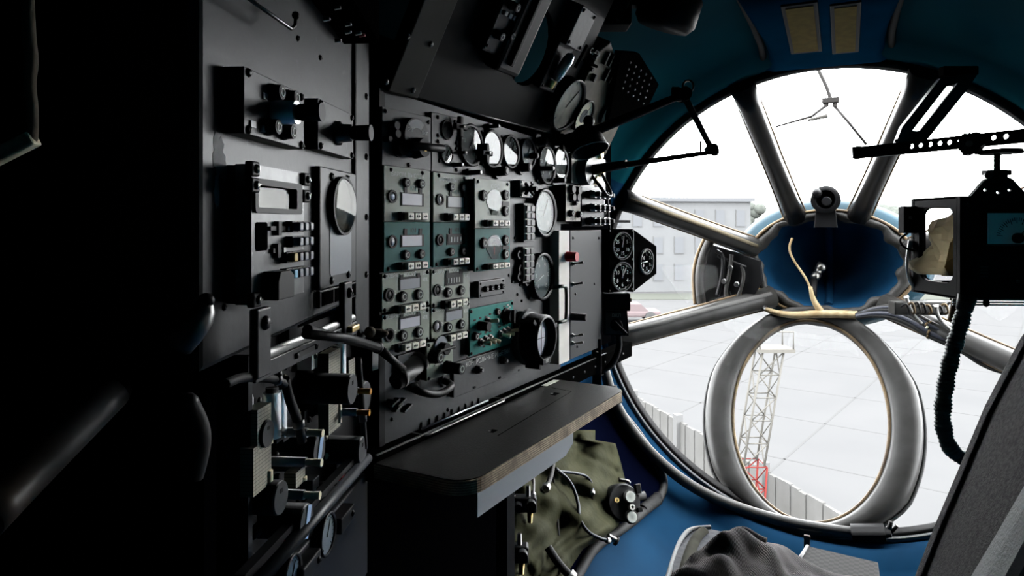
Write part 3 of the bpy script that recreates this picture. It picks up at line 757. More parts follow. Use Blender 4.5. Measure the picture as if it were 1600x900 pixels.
# ---- upper strip
t = unit('dial_plate', 'worn plate with a big black mode dial at the top left of the wall', 'dial panel', PAN, 597, 166, 673, 258, 0.010)
W, H, n = t.W, t.H, t.n
t.part('plate', M_PANEL, MB().box(0, W, 0, H, 0, n, .001))
d = t.part('dial', M_SATIN, MB().cyl((W * .56, H * .55, n), (W * .56, H * .55, n + .016), W * .26, W * .25, 36))
t.part('worn_segment', M_DIM, MB().lathe((W * .56, H * .55, n + .0165), (0, 0, 1), [(W * .12, 0), (W * .23, 0)], 14, a0=R(-40), a1=R(50)), d)
t.part('dial_marking', M_PALE, MB().text('ЭТ', W * .42, H * .66, n + .0165, W * .08).text('ВКЛ', W * .72, H * .64, n + .0165, W * .07).text('О', W * .40, H * .48, n + .0165, W * .08), d)
lv = t.part('lever_knob', M_BLACK, MB().cyl((W * .56, H * .36, n + .01), (W * .56, H * .36, n + .035), W * .14, W * .12).tube([(W * .3, H * .36, n + .03), (W * .9, H * .38, n + .04)], W * .055, 10))
t.part('hub_cap', M_BRASS, MB().cyl((W * .56, H * .36, n + .035), (W * .56, H * .36, n + .037), W * .05), lv)
for x, y, r_ in ((.18, .70, .09), (.20, .56, .09), (.05, .45, .06), (.30, .32, .16)): knob(t, W * x, H * y, n, W * r_ * .6, .014, M_BLACK, None)
for x, y in ((.06, .93), (.95, .90), (.52, .06)): screw(t, W * x, H * y, n, .0045)
t = unit('gauge_plate', 'worn grey plate behind the twin small gauges', 'panel', PAN, 674, 174, 722, 268, 0.008)
t.part('plate', M_PANEL, MB().box(0, t.W, 0, t.H, 0, t.n, .002))
for x, y in ((.2, .93), (.2, .62), (.25, .2), (.75, .92), (.85, .92), (.2, .52), (.8, .55), (.8, .45), (.8, .08)): screw(t, t.W * x, t.H * y, t.n, .0045)
gauge(699, 203, 16, 'small round gauge, upper of the twin gauges beside the mode dial', n=.010, lens=M_REFL, screws=0, nt=11)
gauge(699, 241, 16, 'small round gauge, lower of the twin gauges beside the mode dial', n=.012, lens=M_REFL, screws=0, nt=11)
for i, (px, py, rp, n, lb, L) in enumerate(((737, 227, 34, .012, 'large black-rimmed gauge reflecting white sky, first in the upper row', M_REFL),
        (770, 233, 31, .009, 'black-rimmed gauge overlapping the first large gauge of the upper row', M_REFL),
        (799, 237, 27, .010, 'dark-faced gauge with a white glint, third in the upper row', M_REFL),
        (855, 258, 31, .012, 'gauge with cream reflection under the black valve knobs', M_REFL),
        (877, 256, 27, .010, 'narrow gauge beside the cream-reflecting gauge, next to the sloping bank', M_REFL))):
    gauge(px, py, rp, lb, n=n, lens=L, nt=21, screws=4, numbers=('0', '2', '4', '6', '8'))
gauge(826, 240, 25, 'dull grey gauge with black knob, between the gauge row and the valve knobs', n=.012, lens=M_LENS, nt=13, face=M_PANEL)
def pegs(label, pts, name='peg_knob', cat='knob'):
    for px, py, rp, L, dx in pts:
        pass
KN = [(664, 232, 0.007, .045, 'black lever knob standing out right of the mode dial'), (707, 199, .004, .03, 'black peg knob across the upper twin gauge'), (712, 239, .004, .026, 'red-tipped peg knob between twin gauges and large gauge'),
      (704, 258, .005, .03, 'stubby black peg knob below the lower twin gauge'), (748, 240, .0045, .03, 'short black peg crossing the first large gauge'), (762, 198, .005, .03, 'black peg knob above the second large gauge'),
      (730, 270, .006, .035, 'black peg knob below the first large gauge'), (775, 268, .012, .03, 'big round black knob below the second large gauge'), (812, 262, .012, .03, 'round black knob with worn face below the dull gauge'),
      (824, 244, .008, .03, 'black knob on the face of the dull gauge'), (838, 264, .007, .05, 'long thin peg knob left of the cream gauge'), (838, 222, .014, .03, 'fat black valve knob above the cream gauge'),
      (866, 222, .012, .035, 'black cross-shaped valve knob, left of the pair'), (882, 224, .012, .035, 'black cross-shaped valve knob, right of the pair'), (862, 282, .008, .04, 'brown-faced peg knob below the cream gauge'), (886, 234, .007, .03, 'small black peg below the right cross valve')]
for px, py, r, L, lb in KN:
    t = spot('peg_knob', lb, 'knob', px, py)
    t.part('shaft', M_BLACK, MB().cyl((0, 0, 0), (0, 0, L), r, r * .9, 14)); t.part('collar', M_SATIN, MB().cyl((0, 0, 0), (0, 0, .008), r * 1.6, r * 1.5, 14))
    t.part('cap', M_STEEL if r < .008 else M_SATIN, MB().cyl((0, 0, L), (0, 0, L + .002), r * .7, r * .6, 12))
    if 'cross' in lb: t.part('cross_bar', M_BLACK, MB().box(-.022, .022, -.006, .006, L * .5, L * .85, .002).box(-.006, .006, -.022, .022, L * .5, L * .85, .002))
# ---- right part of the wall
t = unit('toggle_box', 'small box with a crossed selector lever beside the third tall unit', 'switch box', PAN, 813, 281, 832, 308, 0.02)
t.part('housing', M_SATIN, MB().box(0, t.W, 0, t.H, 0, t.n - .003)); t.part('faceplate', M_PANEL, MB().box(0, t.W, 0, t.H, t.n - .003, t.n, .001))
t.part('lever', M_BLACK, MB().cyl((t.W * .5, t.H * .5, t.n), (t.W * .5, t.H * .5, t.n + .03), .006).tube([(t.W * .2, t.H * .2, t.n + .008), (t.W * .8, t.H * .8, t.n + .008)], .004).tube([(t.W * .2, t.H * .8, t.n + .008), (t.W * .8, t.H * .2, t.n + .008)], .004))
for x, y in ((.1, .1), (.9, .1), (.1, .9), (.9, .9)): screw(t, t.W * x, t.H * y, t.n, .0035, M_STEEL)
for lb, x0, yt, x1, yb, rows in (('grey keyboard block of two button columns beside the upper oval dial', 823, 320, 837, 376, 5), ('grey keyboard block of two button columns beside the lower oval dial', 822, 388, 836, 440, 5)):
    t = unit('button_block', lb, 'keyboard', PAN, x0, yt, x1, yb, .022)
    t.part('housing', M_SATIN, MB().box(-.004, t.W + .004, -.004, t.H + .004, 0, t.n - .006)); t.part('frame', M_PALE, MB().box(0, t.W, 0, t.H, t.n - .006, t.n - .004))
    for j in range(rows):
        for i in range(2): t.part('push_button', M_PANEL, MB().box(t.W * (.06 + .48 * i), t.W * (.46 + .48 * i), t.H * (j + .1) / rows, t.H * (j + .9) / rows, t.n - .004, t.n, .001))
gauge(852, 333, 39, 'upper large oval-looking dial with a cream window reflection', n=.018, lens=M_MID, numbers=('0', '6', '12', '18', '24'), nt=41, screws=4, face=mat('dark_teal_face', (.02, .07, .08), .4))
gauge(849, 432, 38, 'lower large dial with white scale above the black scope', n=.018, lens=M_LENS, numbers=('0', '3', '6', '9', '12', '15'), nt=41, pointer=200, screws=4, face=mat('dark_teal_face', (.02, .07, .08), .4), mark=M_WHITE)
t = spot('socket_cluster', 'cluster of small round sockets left of the lower keyboard block', 'sockets', 812, 400)
for i, (x, y) in enumerate(((806, 398), (808, 420), (816, 428), (806, 432), (818, 440))):
    q = t.px(x, y); b = t.part('socket', M_SATIN, MB().ring((q.x, q.y, 0), (q.x, q.y, .012), .006, .011)); t.part('glint_cap', M_STEEL, MB().cyl((q.x, q.y, 0), (q.x, q.y, .005), .006), b)
# black scope
q_ = PAN.uv(843, 528, .055); t = T('radar_scope', 'fat black cylindrical scope with a pale round screen at the end of the table', 'scope', PAN, (q_.x, q_.y, 0))
r = 38 * ppm(PAN, 846, 528)
t.part('hood', M_SATIN, MB().lathe((0, 0, 0), (0, 0, 1), [(r * .98, 0), (r * .98, .03), (r * .98, .03), (r * .9, .032), (r * .9, .07), (r * .9, .07), (r * .87, .076), (r * .78, .076), (r * .78, .076), (r * .76, .05)], 40))
t.part('clamp_ring', M_PANEL, MB().ring((0, 0, .02), (0, 0, .03), r * .9, r * 1.08, 36))
f = t.part('screen', M_DISPLAY, MB().lathe((0, 0, .052), (0, 0, 1), [(r * .77, 0), (r * .4, .006), (0, .008)], 32))
t.part('scale_marks', M_BLACK, MB().box(-r * .6, r * .6, -r * .012, r * .012, .0605, .061).box(-r * .012, r * .012, -r * .6, r * .6, .0605, .061), f)
for a in (20, 140, 250): t.part('clamp_lug', M_SATIN, MB().obox((r * 1.0 * math.cos(R(a)), r * 1.0 * math.sin(R(a)), .05), (math.cos(R(a)), math.sin(R(a)), 0), (-math.sin(R(a)), math.cos(R(a)), 0), ZUP, .012, .006, .02, .002))
t.part('number_plate', M_BLACK, MB().box(-r * .4, r * .3, -r * .95, -r * .72, .06, .078, .002))
t.part('plate_lettering', M_WHITE, MB().text('МТ', -r * .05, -r * .84, .0782, r * .18), None)
# beige relay box
t = unit('relay_box', 'beige-faced relay box with black knobs beneath the lamp arm', 'control box', PAN, 884, 288, 907, 346, .035)
t.part('housing', M_SATIN, MB().box(0, t.W, 0, t.H, 0, t.n - .004)); t.part('faceplate', mat('dirty_beige', (.34, .31, .25), .5, var=.4, vscale=30), MB().box(0, t.W, 0, t.H, t.n - .004, t.n, .001))
for x, y, r_ in ((.3, .88, .012), (.72, .86, .012), (.34, .66, .011), (.66, .66, .012), (.25, .22, .009), (.8, .2, .009), (.5, .5, .006)): knob(t, t.W * x, t.H * y, t.n, r_, .012, M_BLACK, M_PALE if r_ < .01 else None)
t.part('slot', M_GAP, MB().box(t.W * .25, t.W * .75, t.H * .52, t.H * .56, t.n, t.n + .001))
t.part('marking', M_BLACK, MB().text('РЕЛЕ', t.W * .5, t.H * .08, t.n, .016))
# connector bank
t = unit('connector_bank', 'black bank with three rows of steel plug connectors at the far end of the wall', 'connectors', PAN, 909, 292, 944, 354, .03)
t.part('rack', M_SATIN, MB().box(0, t.W, 0, t.H, 0, t.n, .002))
for j in range(3):
    for i in range(4):
        x, y = t.W * (.2 + .21 * i), t.H * (.14 + .34 * j); c = t.part('plug', M_STEEL, MB().lathe((x, y, t.n), (0, 0, 1), [(.011, 0), (.011, .01), (.013, .011), (.013, .018), (.011, .019), (.011, .03), (.011, .03), (0, .03)], 14))
        t.part('cable_boot', M_BLACK, MB().cyl((x, y, t.n + .03), (x, y, t.n + .045), .008, .006, 10), c)
t.part('top_plate', M_PALE, MB().box(t.W * .15, t.W * .75, t.H * 1.02, t.H * 1.25, 0, t.n * .5))
t.part('cable', M_BLACK, MB().tube([(t.W * .3, t.H * 1.4, .03), (t.W * .28, t.H * 1.0, .07), (t.W * .4, t.H * .78, .08), (t.W * .7, t.H * .8, .08), (t.W * .75, t.H * 1.4, .04)], .005, 8, smooth_pts=2))
t = unit('junction_plate', 'light grey plate with round cover between relay box and lamp arm', 'panel', PAN, 893, 226, 940, 286, .012)
t.part('plate', mat('dirty_beige', (.34, .31, .25)), MB().box(0, t.W, 0, t.H, 0, t.n, .002))
t.part('round_cover', M_PANEL, MB().cyl((t.W * .3, t.H * .32, t.n), (t.W * .3, t.H * .32, t.n + .03), t.H * .36, t.H * .34, 28))
for x, y in ((.9, .9), (.92, .4), (.75, .15)): t.part('brass_cap', M_BRASS, MB().cyl((t.W * x, t.H * y, t.n), (t.W * x, t.H * y, t.n + .012), .014, .012, 16))
for x, y in ((.15, .92), (.5, .85), (.6, .5)): screw(t, t.W * x, t.H * y, t.n, .005)
# hinged grey door plate with white edge
u0 = PAN.uv(886, 450, .03); 
t = unit('hinged_panel', 'flat grey hinged panel with a white edge strip next to the clock cluster', 'panel', PAN, 891, 360, 940, 562, .035)
M_DOOR = mat('flat_grey_paint', (0.07, 0.075, 0.08), .45, var=.15, vscale=3, spec=.3)
t.part('plate', M_DOOR, MB().box(0, t.W, 0, t.H, t.n - .02, t.n, .002)); a = t.px(874, 450, t.n)
t.part('edge_strip', mat('white_strip', (.50, .48, .44), .5, var=.15, vscale=10), MB().box(a.x, -.002, -.002, t.H, t.n - .03, t.n - .001, .001), label='white edge strip')
for x, y in ((.08, .94), (.2, .08), (.93, .05), (.15, .5), (.9, .93), (.75, .55)): screw(t, t.W * x, t.H * y, t.n, .0045)
for y, dx in ((.74, .3), (.58, .9), (.18, .3), (.12, .3)): toggle(t, t.W * .06, t.H * y, t.n, .026, dx, .2, M_STEEL, .003)
t.part('latch_knob', M_RED, MB().cyl((-.02, t.H * .80, t.n - .01), (-.02, t.H * .80, t.n + .03), .014, .013), label='red-tipped latch knob')
t.part('stop_peg', M_STRUT, MB().cyl((t.W * .05, t.H * .33, t.n), (t.W * .05, t.H * .33, t.n + .045), .011, .01))
h = [t.L(PAN.hit(x, y, n_)) for x, y, n_ in ((866, 450, .02), (868, 448, .055), (883, 447, .06), (885, 452, .06), (885, 497, .06), (883, 502, .06), (867, 504, .055), (865, 504, .02))]
t.part('pull_handle', mat('green_grey_handle', (.07, .09, .075), .4), MB().tube(h, .005, 8, smooth_pts=1))

# ================================================================ LEDGE RAIL AND FOLDING TABLE
t = T('ledge_rail', 'long black angle rail with a bright worn edge along the foot of the instrument wall', 'rail', PAN, (uL - .05, -.43, 0))
L = PAN.uv(975, 520).x - uL + .05
t.part('angle', M_MATTE, MB().box(0, L, -.03, .02, -.01, .03, .003)); t.part('worn_edge', M_STEEL, MB().box(0, L * .82, .0195, .0215, .026, .0305))
for k in range(16): screw(t, .03 + k * L / 16.5, -.006, .03, .0035, M_STEEL)
TZ = -0.42; TT = 0.024
def tb(px, py, z=TZ): return ray(px, py) * (z / ((350 - py) / FPX))
c1, c2, c3, c4 = tb(578, 724), tb(772, 757), tb(961, 604), tb(850, 588)
TBF = Frame((c1.x, c1.y, TZ), PAN.u, PAN.n * -1)    # x along the wall, y towards the wall, z up
t = T('folding_table', 'dark folding chart table with a worn pale plywood edge', 'table', TBF, (0, 0, 0))
loc = [t.L(p) for p in (c1, c2, c3, c4)]
x0 = min(loc[0].x, loc[1].x); x1 = loc[2].x; y0 = (loc[1].y + loc[2].y) / 2; y1 = (Vector((c1.x, c1.y, 0)) - PAN.o).dot(PAN.n) - .034
TBX = (x0, x1, y0, y1)
def tround(x0, x1, y0, y1, rn, n=8):
    o = [(x1, y1), (x0, y1)]
    for cx, cy, a in ((x0 + rn, y0 + rn, 180), (x1 - rn, y0 + rn, 270)): o += [(cx + rn * math.cos(R(a + 90 * k / n)), cy + rn * math.sin(R(a + 90 * k / n))) for k in range(n + 1)]
    return o
M_TOP = mat('dark_laminate', (0.03, 0.028, 0.025), .42, spec=.22, var=.35, vscale=5, bump=.12, bscale=260, wear=(.05, .047, .042), thr=.74)
m = mat('worn_plywood', (.42, .33, .22), .6, col2=(.14, .10, .065), vscale=30)
nt = m.node_tree; b = nt.nodes['Principled BSDF']; wv = nt.nodes.new('ShaderNodeTexWave'); wv.bands_direction = 'Z'; wv.inputs['Scale'].default_value = 75; wv.inputs['Distortion'].default_value = 2.5; wv.inputs['Detail'].default_value = 3; wv.inputs['Detail Scale'].default_value = 4
tc = nt.nodes.new('ShaderNodeTexCoord'); nt.links.new(tc.outputs['Object'], wv.inputs['Vector'])
mx = nt.nodes.new('ShaderNodeMix'); mx.data_type = 'RGBA'; old = b.inputs['Base Color'].links[0].from_socket
nt.links.new(wv.outputs['Fac'], mx.inputs['Factor']); mx.inputs['A'].default_value = (.10, .075, .05, 1); nt.links.new(old, mx.inputs['B']); nt.links.new(mx.outputs['Result'], b.inputs['Base Color'])
M_PLY = m
t.part('plywood_core', M_PLY, MB().prism(tround(x0, x1, y0, y1, .05), -TT, -.001), label='worn plywood edge with pale plies')
t.part('laminate_top', M_TOP, MB().prism(tround(x0 + .003, x1 - .003, y0 + .003, y1, .048), -.001, .0005))
q = lambda px, py: t.L(tb(px, py))
a, b_, c_ = q(826, 672), q(890, 612), q(780, 682)
lid = t.part('lid_seam', M_GAP, MB().tube([q(778, 681) , q(893, 612)], .0012, 5).tube([q(893, 612), q(862, 606)], .001, 5))
t.part('finger_hole', M_GAP, MB().obox(q(770, 674) + Vector((0, 0, .0008)), (1, 0, 0), (0, 1, 0), ZUP, .009, .006, .0006).obox(q(867, 616) + Vector((0, 0, .0008)), (1, 0, 0), (0, 1, 0), ZUP, .012, .007, .0006))
t.part('hole_glint', M_STEEL, MB().obox(q(765, 675) + Vector((0, 0, .0015)), (1, .3, 0), (-.3, 1, 0), ZUP, .004, .003, .0004).obox(q(862, 616) + Vector((0, 0, .0015)), (1, .3, 0), (-.3, 1, 0), ZUP, .005, .003, .0004))
# underside tray and leg
gp = [q(785, 742), q(880, 682)]
t.part('under_panel', mat('pale_grey_panel', (.42, .45, .48), .45), MB().prism([(0, 0), (.40, 0), (.40, -.045), (.36, -.062), (0, -.062)], -.004, 0).xform(Matrix.Translation((x0 + .075, y0 + .03, -TT)) @ Matrix.Rotation(R(90), 4, 'X')), label='pale grey panel under the front edge')
t.part('support_leg', M_BLACK, MB().box(x0 + .23, x0 + .26, y0 + .06, y0 + .085, -.72, -TT)); t.part('leg_foot', M_BLACK, MB().box(x0 + .215, x0 + .275, y0 + .04, y0 + .10, -.73, -.72))
# pencil tray rail
t2 = T('pencil_tray', 'shallow black tray with bright rims sunk along the back of the table', 'tray', TBF, (q(720, 655).x, q(720, 655).y, .001))
pA, pB = t2.L(tb(650, 682)), t2.L(tb(787, 630))
xA, xB = pA.x - .01, pB.x; w = .05
t2.part('floor', M_GAP, MB().prism(rrect(xA, xB, -.02, .035, .012), 0, .003))
t2.part('rim', M_STEEL, MB().tube([(p[0], p[1], .008) for p in rrect(xA, xB, -.022, .037, .014)], .0022, 6, closed=True))
t2.part('divider', M_CHROME, MB().tube([(xA + .02, .004, .012), (xB - .04, .004, .012)], .0022, 6))
for k in range(9): t2.part('pin', M_SATIN, MB().cyl((xA + .03 + k * (xB - xA - .07) / 9, .012, .003), (xA + .03 + k * (xB - xA - .07) / 9, .012, .022), .0022, .0018, 6))
o = MB().obox((0, 0, 0), PAN.u, PAN.n, ZUP, .036, .03, .0006); pc = tb(848, 598)
o.xform(Matrix.Translation((pc.x, pc.y, TZ + .002))); o = o.build('paper_card', mat('paper', (.62, .6, .53), .7)); tag(o, 'small cream paper card lying on the far end of the table', 'card')

# ================================================================ BLACK SHEETS ADDED TO PAINT THE SHADE BEHIND THE GEAR
M_DARK = mat('painted_shade', (0.0015, 0.0015, 0.002), 0.9, spec=0.0)  # near-black colour carries the shade on these added sheets
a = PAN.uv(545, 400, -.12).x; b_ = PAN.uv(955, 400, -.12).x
structure('shade_sheet_behind', MB().box(a, b_, -.45, .40, -.14, -.12), M_DARK, PAN.mat())  # added backing that keeps the gap beside the cabinet black
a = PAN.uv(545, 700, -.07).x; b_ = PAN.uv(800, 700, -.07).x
structure('shade_sheet_under', MB().box(a, b_, -1.25, -.45, -.09, -.07), M_DARK, PAN.mat())  # stands in for the table's shade below the wall
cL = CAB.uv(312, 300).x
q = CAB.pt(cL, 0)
structure('shade_sheet_aft', MB().box(-1.4, q.x - .005, q.y + .02, q.y + .05, -1.3, .9), M_DARK)  # added sheet for the darkness left of the cabinet

# ================================================================ NEAR AVIONICS CABINET
cR = CAB.uv(572, 300).x; cF = CAB.uv(548, 300).x
t = T('avionics_cabinet', 'tall worn grey cabinet front carrying the keypad unit at the left', 'cabinet', CAB, (cL, -.138, 0)); W = cR - cL
t.part('front_sheet', M_CABGREY, MB().prism([(0, -.01), (W - .03, .012), (W - .03, .62), (0, .62)], -.03, 0, .006))
t.part('side_flange', M_CABGREY, MB().box(W - .075, W, -.06, .62, -.03, .006, .003), label='pale vertical flange')
t.part('near_return', M_SATIN, MB().box(-.004, .006, -.01, .62, -.12, -.012, .003))
for y in (.03, .13, .235, .34, .45): screw(t, W - .02, y + .02, .006, .006)
for (px, py) in ((556, 150), (524, 462), (350, 480), (500, 90), (465, 60)): 
    q = CAB.uv(px, py); screw(t, q.x - cL, q.y + .138, 0, .004)
random.seed(2)
for px, py, w, h in ((341, 243, .014, .026), (350, 268, .006, .012), (338, 300, .006, .02)):
    q = CAB.uv(px, py); pl = [(q.x - cL + w * math.cos(2 * PI * k / 22) * random.uniform(.6, 1.1), q.y + .138 + h * math.sin(2 * PI * k / 22) * random.uniform(.6, 1.1)) for k in range(22)]
    t.part('bare_patch', mat('chipped_primer', (.30, .31, .31), .6, var=.3, vscale=60, spec=.2), MB().prism(pl, 0, .0004), None, 'pale chipped patch')
# switch box with chrome handle
t = unit('switch_box', 'dark square switch box with four fuse caps and a chrome-collared handle', 'switch box', CAB, 381, 103, 475, 208, .022); W, H, n = t.W, t.H, t.n
t.part('housing', M_SATIN, MB().box(0, W, 0, H, 0, n - .003, .001)); t.part('faceplate', M_CABGREY, MB().box(0, W, 0, H, n - .003, n, .001))
for x, y in ((.40, .78), (.66, .80), (.34, .20), (.60, .20)):
    knob(t, W * x, H * y, n, .009, .014, M_BLACK, M_PALE)
h = t.part('handle_collar', M_CHROME, MB().lathe((W * .48, H * .48, n), (0, 0, 1), [(.017, 0), (.017, .004), (.014, .006), (.0135, .026), (.0135, .026), (0, .026)], 24))
t.part('handle', M_BLACK, MB().lathe((W * .48, H * .48, n + .026), (0, 0, 1), [(.009, 0), (.010, .004), (.011, .03), (.011, .03), (0, .03)], 18), h)
for x, y in ((.08, .12), (.24, .10), (.26, .62)): t.part('indicator_chip', M_DIM, MB().box(W * x, W * (x + .07), H * y, H * (y + .1), n, n + .002))
for x, y in ((.06, .93), (.94, .93), (.06, .07), (.94, .07)): screw(t, W * x, H * y, n, .005)
t = unit('lever_box', 'smaller dark box with one black lever, right of the four-fuse switch box', 'switch box', CAB, 497, 153, 552, 233, .018); W, H, n = t.W, t.H, t.n
t.part('housing', M_SATIN, MB().box(0, W, 0, H, 0, n - .003, .001)); t.part('faceplate', M_CABGREY, MB().box(0, W, 0, H, n - .003, n, .001))
h = t.part('lever_collar', M_STEEL, MB().lathe((W * .50, H * .45, n), (0, 0, 1), [(.018, 0), (.018, .005), (.014, .006), (.013, .022), (0, .022)], 22))
t.part('lever', M_BLACK, MB().lathe((W * .50, H * .45, n + .022), (0, 0, 1), [(.009, 0), (.011, .004), (.012, .03), (.012, .03), (0, .03)], 18), h)
for x, y in ((.06, .92), (.94, .92), (.06, .08), (.94, .08)): screw(t, W * x, H * y, n, .005)
# keypad navigation computer
t = unit('keypad_unit', 'worn grey keypad unit with a reflecting screen and yellow and blue keys', 'computer', CAB, 393, 256, 475, 477, .028); W, H, n = t.W, t.H, t.n
t.part('housing', M_BLACK, MB().box(.001, W - .001, .001, H - .001, 0, n - .018)); 
A, B = t.px(398, 284, n), t.px(467, 335, n)
M_KP = mat('worn_keypad_paint', (.13, .135, .135), .35, col2=(.05, .052, .053), vscale=22, wear=(.30, .31, .31), thr=.63)
t.part('faceplate', M_KP, MB().holed([(0, 0), (W, 0), (W, H), (0, H)], [rrect(A.x, B.x, B.y + .004, A.y, .004)], n - .018, n))
s_ = t.part('screen_bezel', M_BLACK, MB().holed(rrect(A.x - .004, B.x + .004, B.y, A.y + .004, .005), [rrect(A.x + .003, B.x - .012, B.y + .006, A.y - .003, .003)], n - .002, n + .003))
t.part('screen', mat('screen_dark', (.05, .05, .048), .3), MB().box(A.x, B.x, B.y + .004, A.y, n - .0178, n - .0165), s_)
t.part('screen_glass', glass_mat('screen_glass', (.6, .6, .58), .010, .022), MB().sweep([[(A.x, B.y + .004, n - .0145), (A.x, A.y, n - .0145), (A.x, A.y, n - .015), (A.x, B.y + .004, n - .015)], [(B.x - .006, B.y + .004, n - .002), (B.x - .006, A.y, n - .002), (B.x - .006, A.y, n - .0025), (B.x - .006, B.y + .004, n - .0025)]]), s_)
A, B = t.px(399, 347, n), t.px(417, 391, n)
t.part('blank_window', M_GAP, MB().prism(rrect(A.x, B.x, B.y, A.y, .004), n - .001, n + .001))
kw, kh = W * .085, H * .068
KC = [.55, .665, .78, .895]; KY = [.555, .435, .315, .185]
for j, y in enumerate(KY):
    for i, x in enumerate(KC):
        if i == 0 and j < 2: continue
        m = M_DIM
        if i == 0: m = mat('yellow_key', (.55, .36, .06), .4) if j == 2 else mat('blue_key', (.16, .42, .60), .4)
        base = t.part('key_base', M_BLACK, MB().box(W * x - kw * .62, W * x + kw * .62, H * y - kh * .65, H * y + kh * .62, n, n + .008))
        t.part('key', m, MB().box(W * x - kw * .45, W * x + kw * .45, H * y - kh * .5, H * y + kh * .5, n + .008, n + .017, .0015), base, 'yellow key' if m.name == 'yellow_key' else ('blue key' if m.name == 'blue_key' else None))
t.part('key', M_DIM, MB().box(W * .43, W * .49, H * .165, H * .205, n, n + .015, .0015))
A, B = t.px(408, 425, n), t.px(434, 463, n)
t.part('cover_box', M_BLACK, MB().prism([(A.x, B.y), (B.x, B.y), (B.x, A.y - .006), (B.x - .01, A.y), (A.x + .006, A.y), (A.x, A.y - .01)], n, n + .02, .001))
for (x0_, y0_, x1_) in ((418, 357, 442), (422, 392, 436)):
    A, B = t.px(x0_, y0_, n), t.px(x1_, y0_ - 1, n)
    r_ = t.part('slide_switch', M_BLACK, MB().box(A.x, B.x, A.y - .0025, A.y + .0025, n, n + .004).box((A.x + B.x) / 2 - .004, (A.x + B.x) / 2 + .004, A.y - .008, A.y + .008, n, n + .006))
    t.part('slide_tip', M_STEEL, MB().box(B.x, B.x + .006, A.y - .003, A.y + .003, n, n + .006), r_)
for x, y in ((.0, .965), (.0, .85), (.99, .95), (.99, .81), (.03, .035)):
    c = t.part('corner_clip', M_BLACK, MB().box(W * x - .008, W * x + .010, H * y - .008, H * y + .008, n - .004, n + .005, .002)); screw(t, W * x + .001, H * y, n + .005, .005, M_STEEL)
# oval mirror panel
t = unit('oval_window_panel', 'grey plate with an oval sky-reflecting window above a light grey strip', 'panel', CAB, 500, 259, 556, 454, .010); W, H, n = t.W, t.H, t.n
t.part('plate', M_CABGREY, MB().box(0, W, 0, H, 0, n, .002)); 
ov = circ(W * .52, H * .69, W * .29, 36, H * .235)
t.part('pale_strip', M_DIM, MB().prism(rrect(W * .24, W * .84, H * .10, H * .62, .006), n, n + .001))
o_ = t.part('oval_rim', M_BLACK, MB().holed(circ(W * .52, H * .69, W * .325, 36, H * .255), [ov], n, n + .009))
t.part('oval_backing', mat('screen_dark', (.05, .05, .048), .3), MB().prism(ov, n + .001, n + .0016), o_)
t.part('oval_glass', MATS['screen_glass'], MB().prism(ov, 0, .0005).xform(Matrix(((1, 0, 0, 0), (0, 1, 0, 0), (.085, 0, 1, n + .006 - .085 * W * .52), (0, 0, 0, 1)))), o_)
for x, y in ((.28, .93), (.72, .94), (.28, .06), (.75, .08)): screw(t, W * x, H * y, n, .006)
t = unit('slot_strip', 'strip with three black slots under the oval window panel', 'panel', CAB, 500, 455, 556, 482, .006); W, H, n = t.W, t.H, t.n
t.part('plate', M_SATIN, MB().box(0, W, 0, H, 0, n, .001))
for k in range(3): t.part('slot', M_GAP, MB().box(W * (.04 + .33 * k), W * (.33 + .33 * k), H * .1, H * .9, n, n + .001))
# rail bracket
t = unit('rail_bracket', 'steel rail bracket with two bolted tabs along the foot of the cabinet', 'bracket', CAB, 400, 565, 558, 600, .035); W, H, n = t.W, t.H, t.n
t.part('strip', M_CABGREY, MB().box(0, W, 0, H * .8, n - .004, n, .001))
t.part('rod', M_STEEL, MB().cyl((.02, H * .95, n - .008), (W, H * 1.0, n - .008), .006))
for x, hh in ((-.004, .055), (W * .80, .06)):
    t.part('tab', M_CABGREY, MB().box(x, x + .032, H * .2, H + hh, n - .006, n + .004, .002)); screw(t, x + .016, H + hh - .016, n + .004, .008)
t.part('data_plate', M_SATIN, MB().box(W * .30, W * .50, H * .28, H * .55, n, n + .0015)); 
for x in (.31, .49): screw(t, W * x, H * .42, n + .001, .004)
t.part('latch', M_BRASS, MB().box(W * .83, W * .93, H * .4, H * .8, n, n + .012, .002))
# ---- relay rack under the cabinet
a = CAB.uv(352, 700, -.03).x; b_ = CAB.uv(574, 700, -.03).x; RKU = a
t = T('relay_rack', 'dark open rack of relays and terminals under the near cabinet', 'rack', CAB, (a, -.42, -.03)); W = b_ - a
t.part('back_sheet', M_SATIN, MB().box(0, W, -.25, .27, -.02, 0)); 
for x in (0, W): t.part('upright', M_CABGREY, MB().box(x - .005, x + .005, -.05, .27, 0, .03))
random.seed(11)
M_RK = [M_SATIN, M_PANEL, M_CABGREY, M_BLACK]
for k in range(46):
    x = random.uniform(.01, W - .03); y = random.uniform(-.02, .25); w = random.uniform(.008, .03); h = random.uniform(.01, .035)
    t.part('relay_block', random.choice(M_RK), MB().box(x, x + w, y, y + h, 0, random.uniform(.006, .024), .0015))
for k in range(30):
    x = random.uniform(.01, W - .02); y = random.uniform(-.02, .26); screw(t, x, y, random.uniform(.004, .02), .005, random.choice([M_STEEL, M_SATIN, M_CREAM]))
M_GRID = mat('ruled_cream_card', (.36, .34, .27), .6)
ntg = M_GRID.node_tree; br = ntg.nodes.new('ShaderNodeTexBrick'); br.inputs['Scale'].default_value = 60; br.inputs['Color1'].default_value = (.36, .34, .27, 1); br.inputs['Color2'].default_value = (.33, .31, .25, 1); br.inputs['Mortar'].default_value = (.1, .1, .08, 1); br.inputs['Mortar Size'].default_value = .02; br.offset = 0
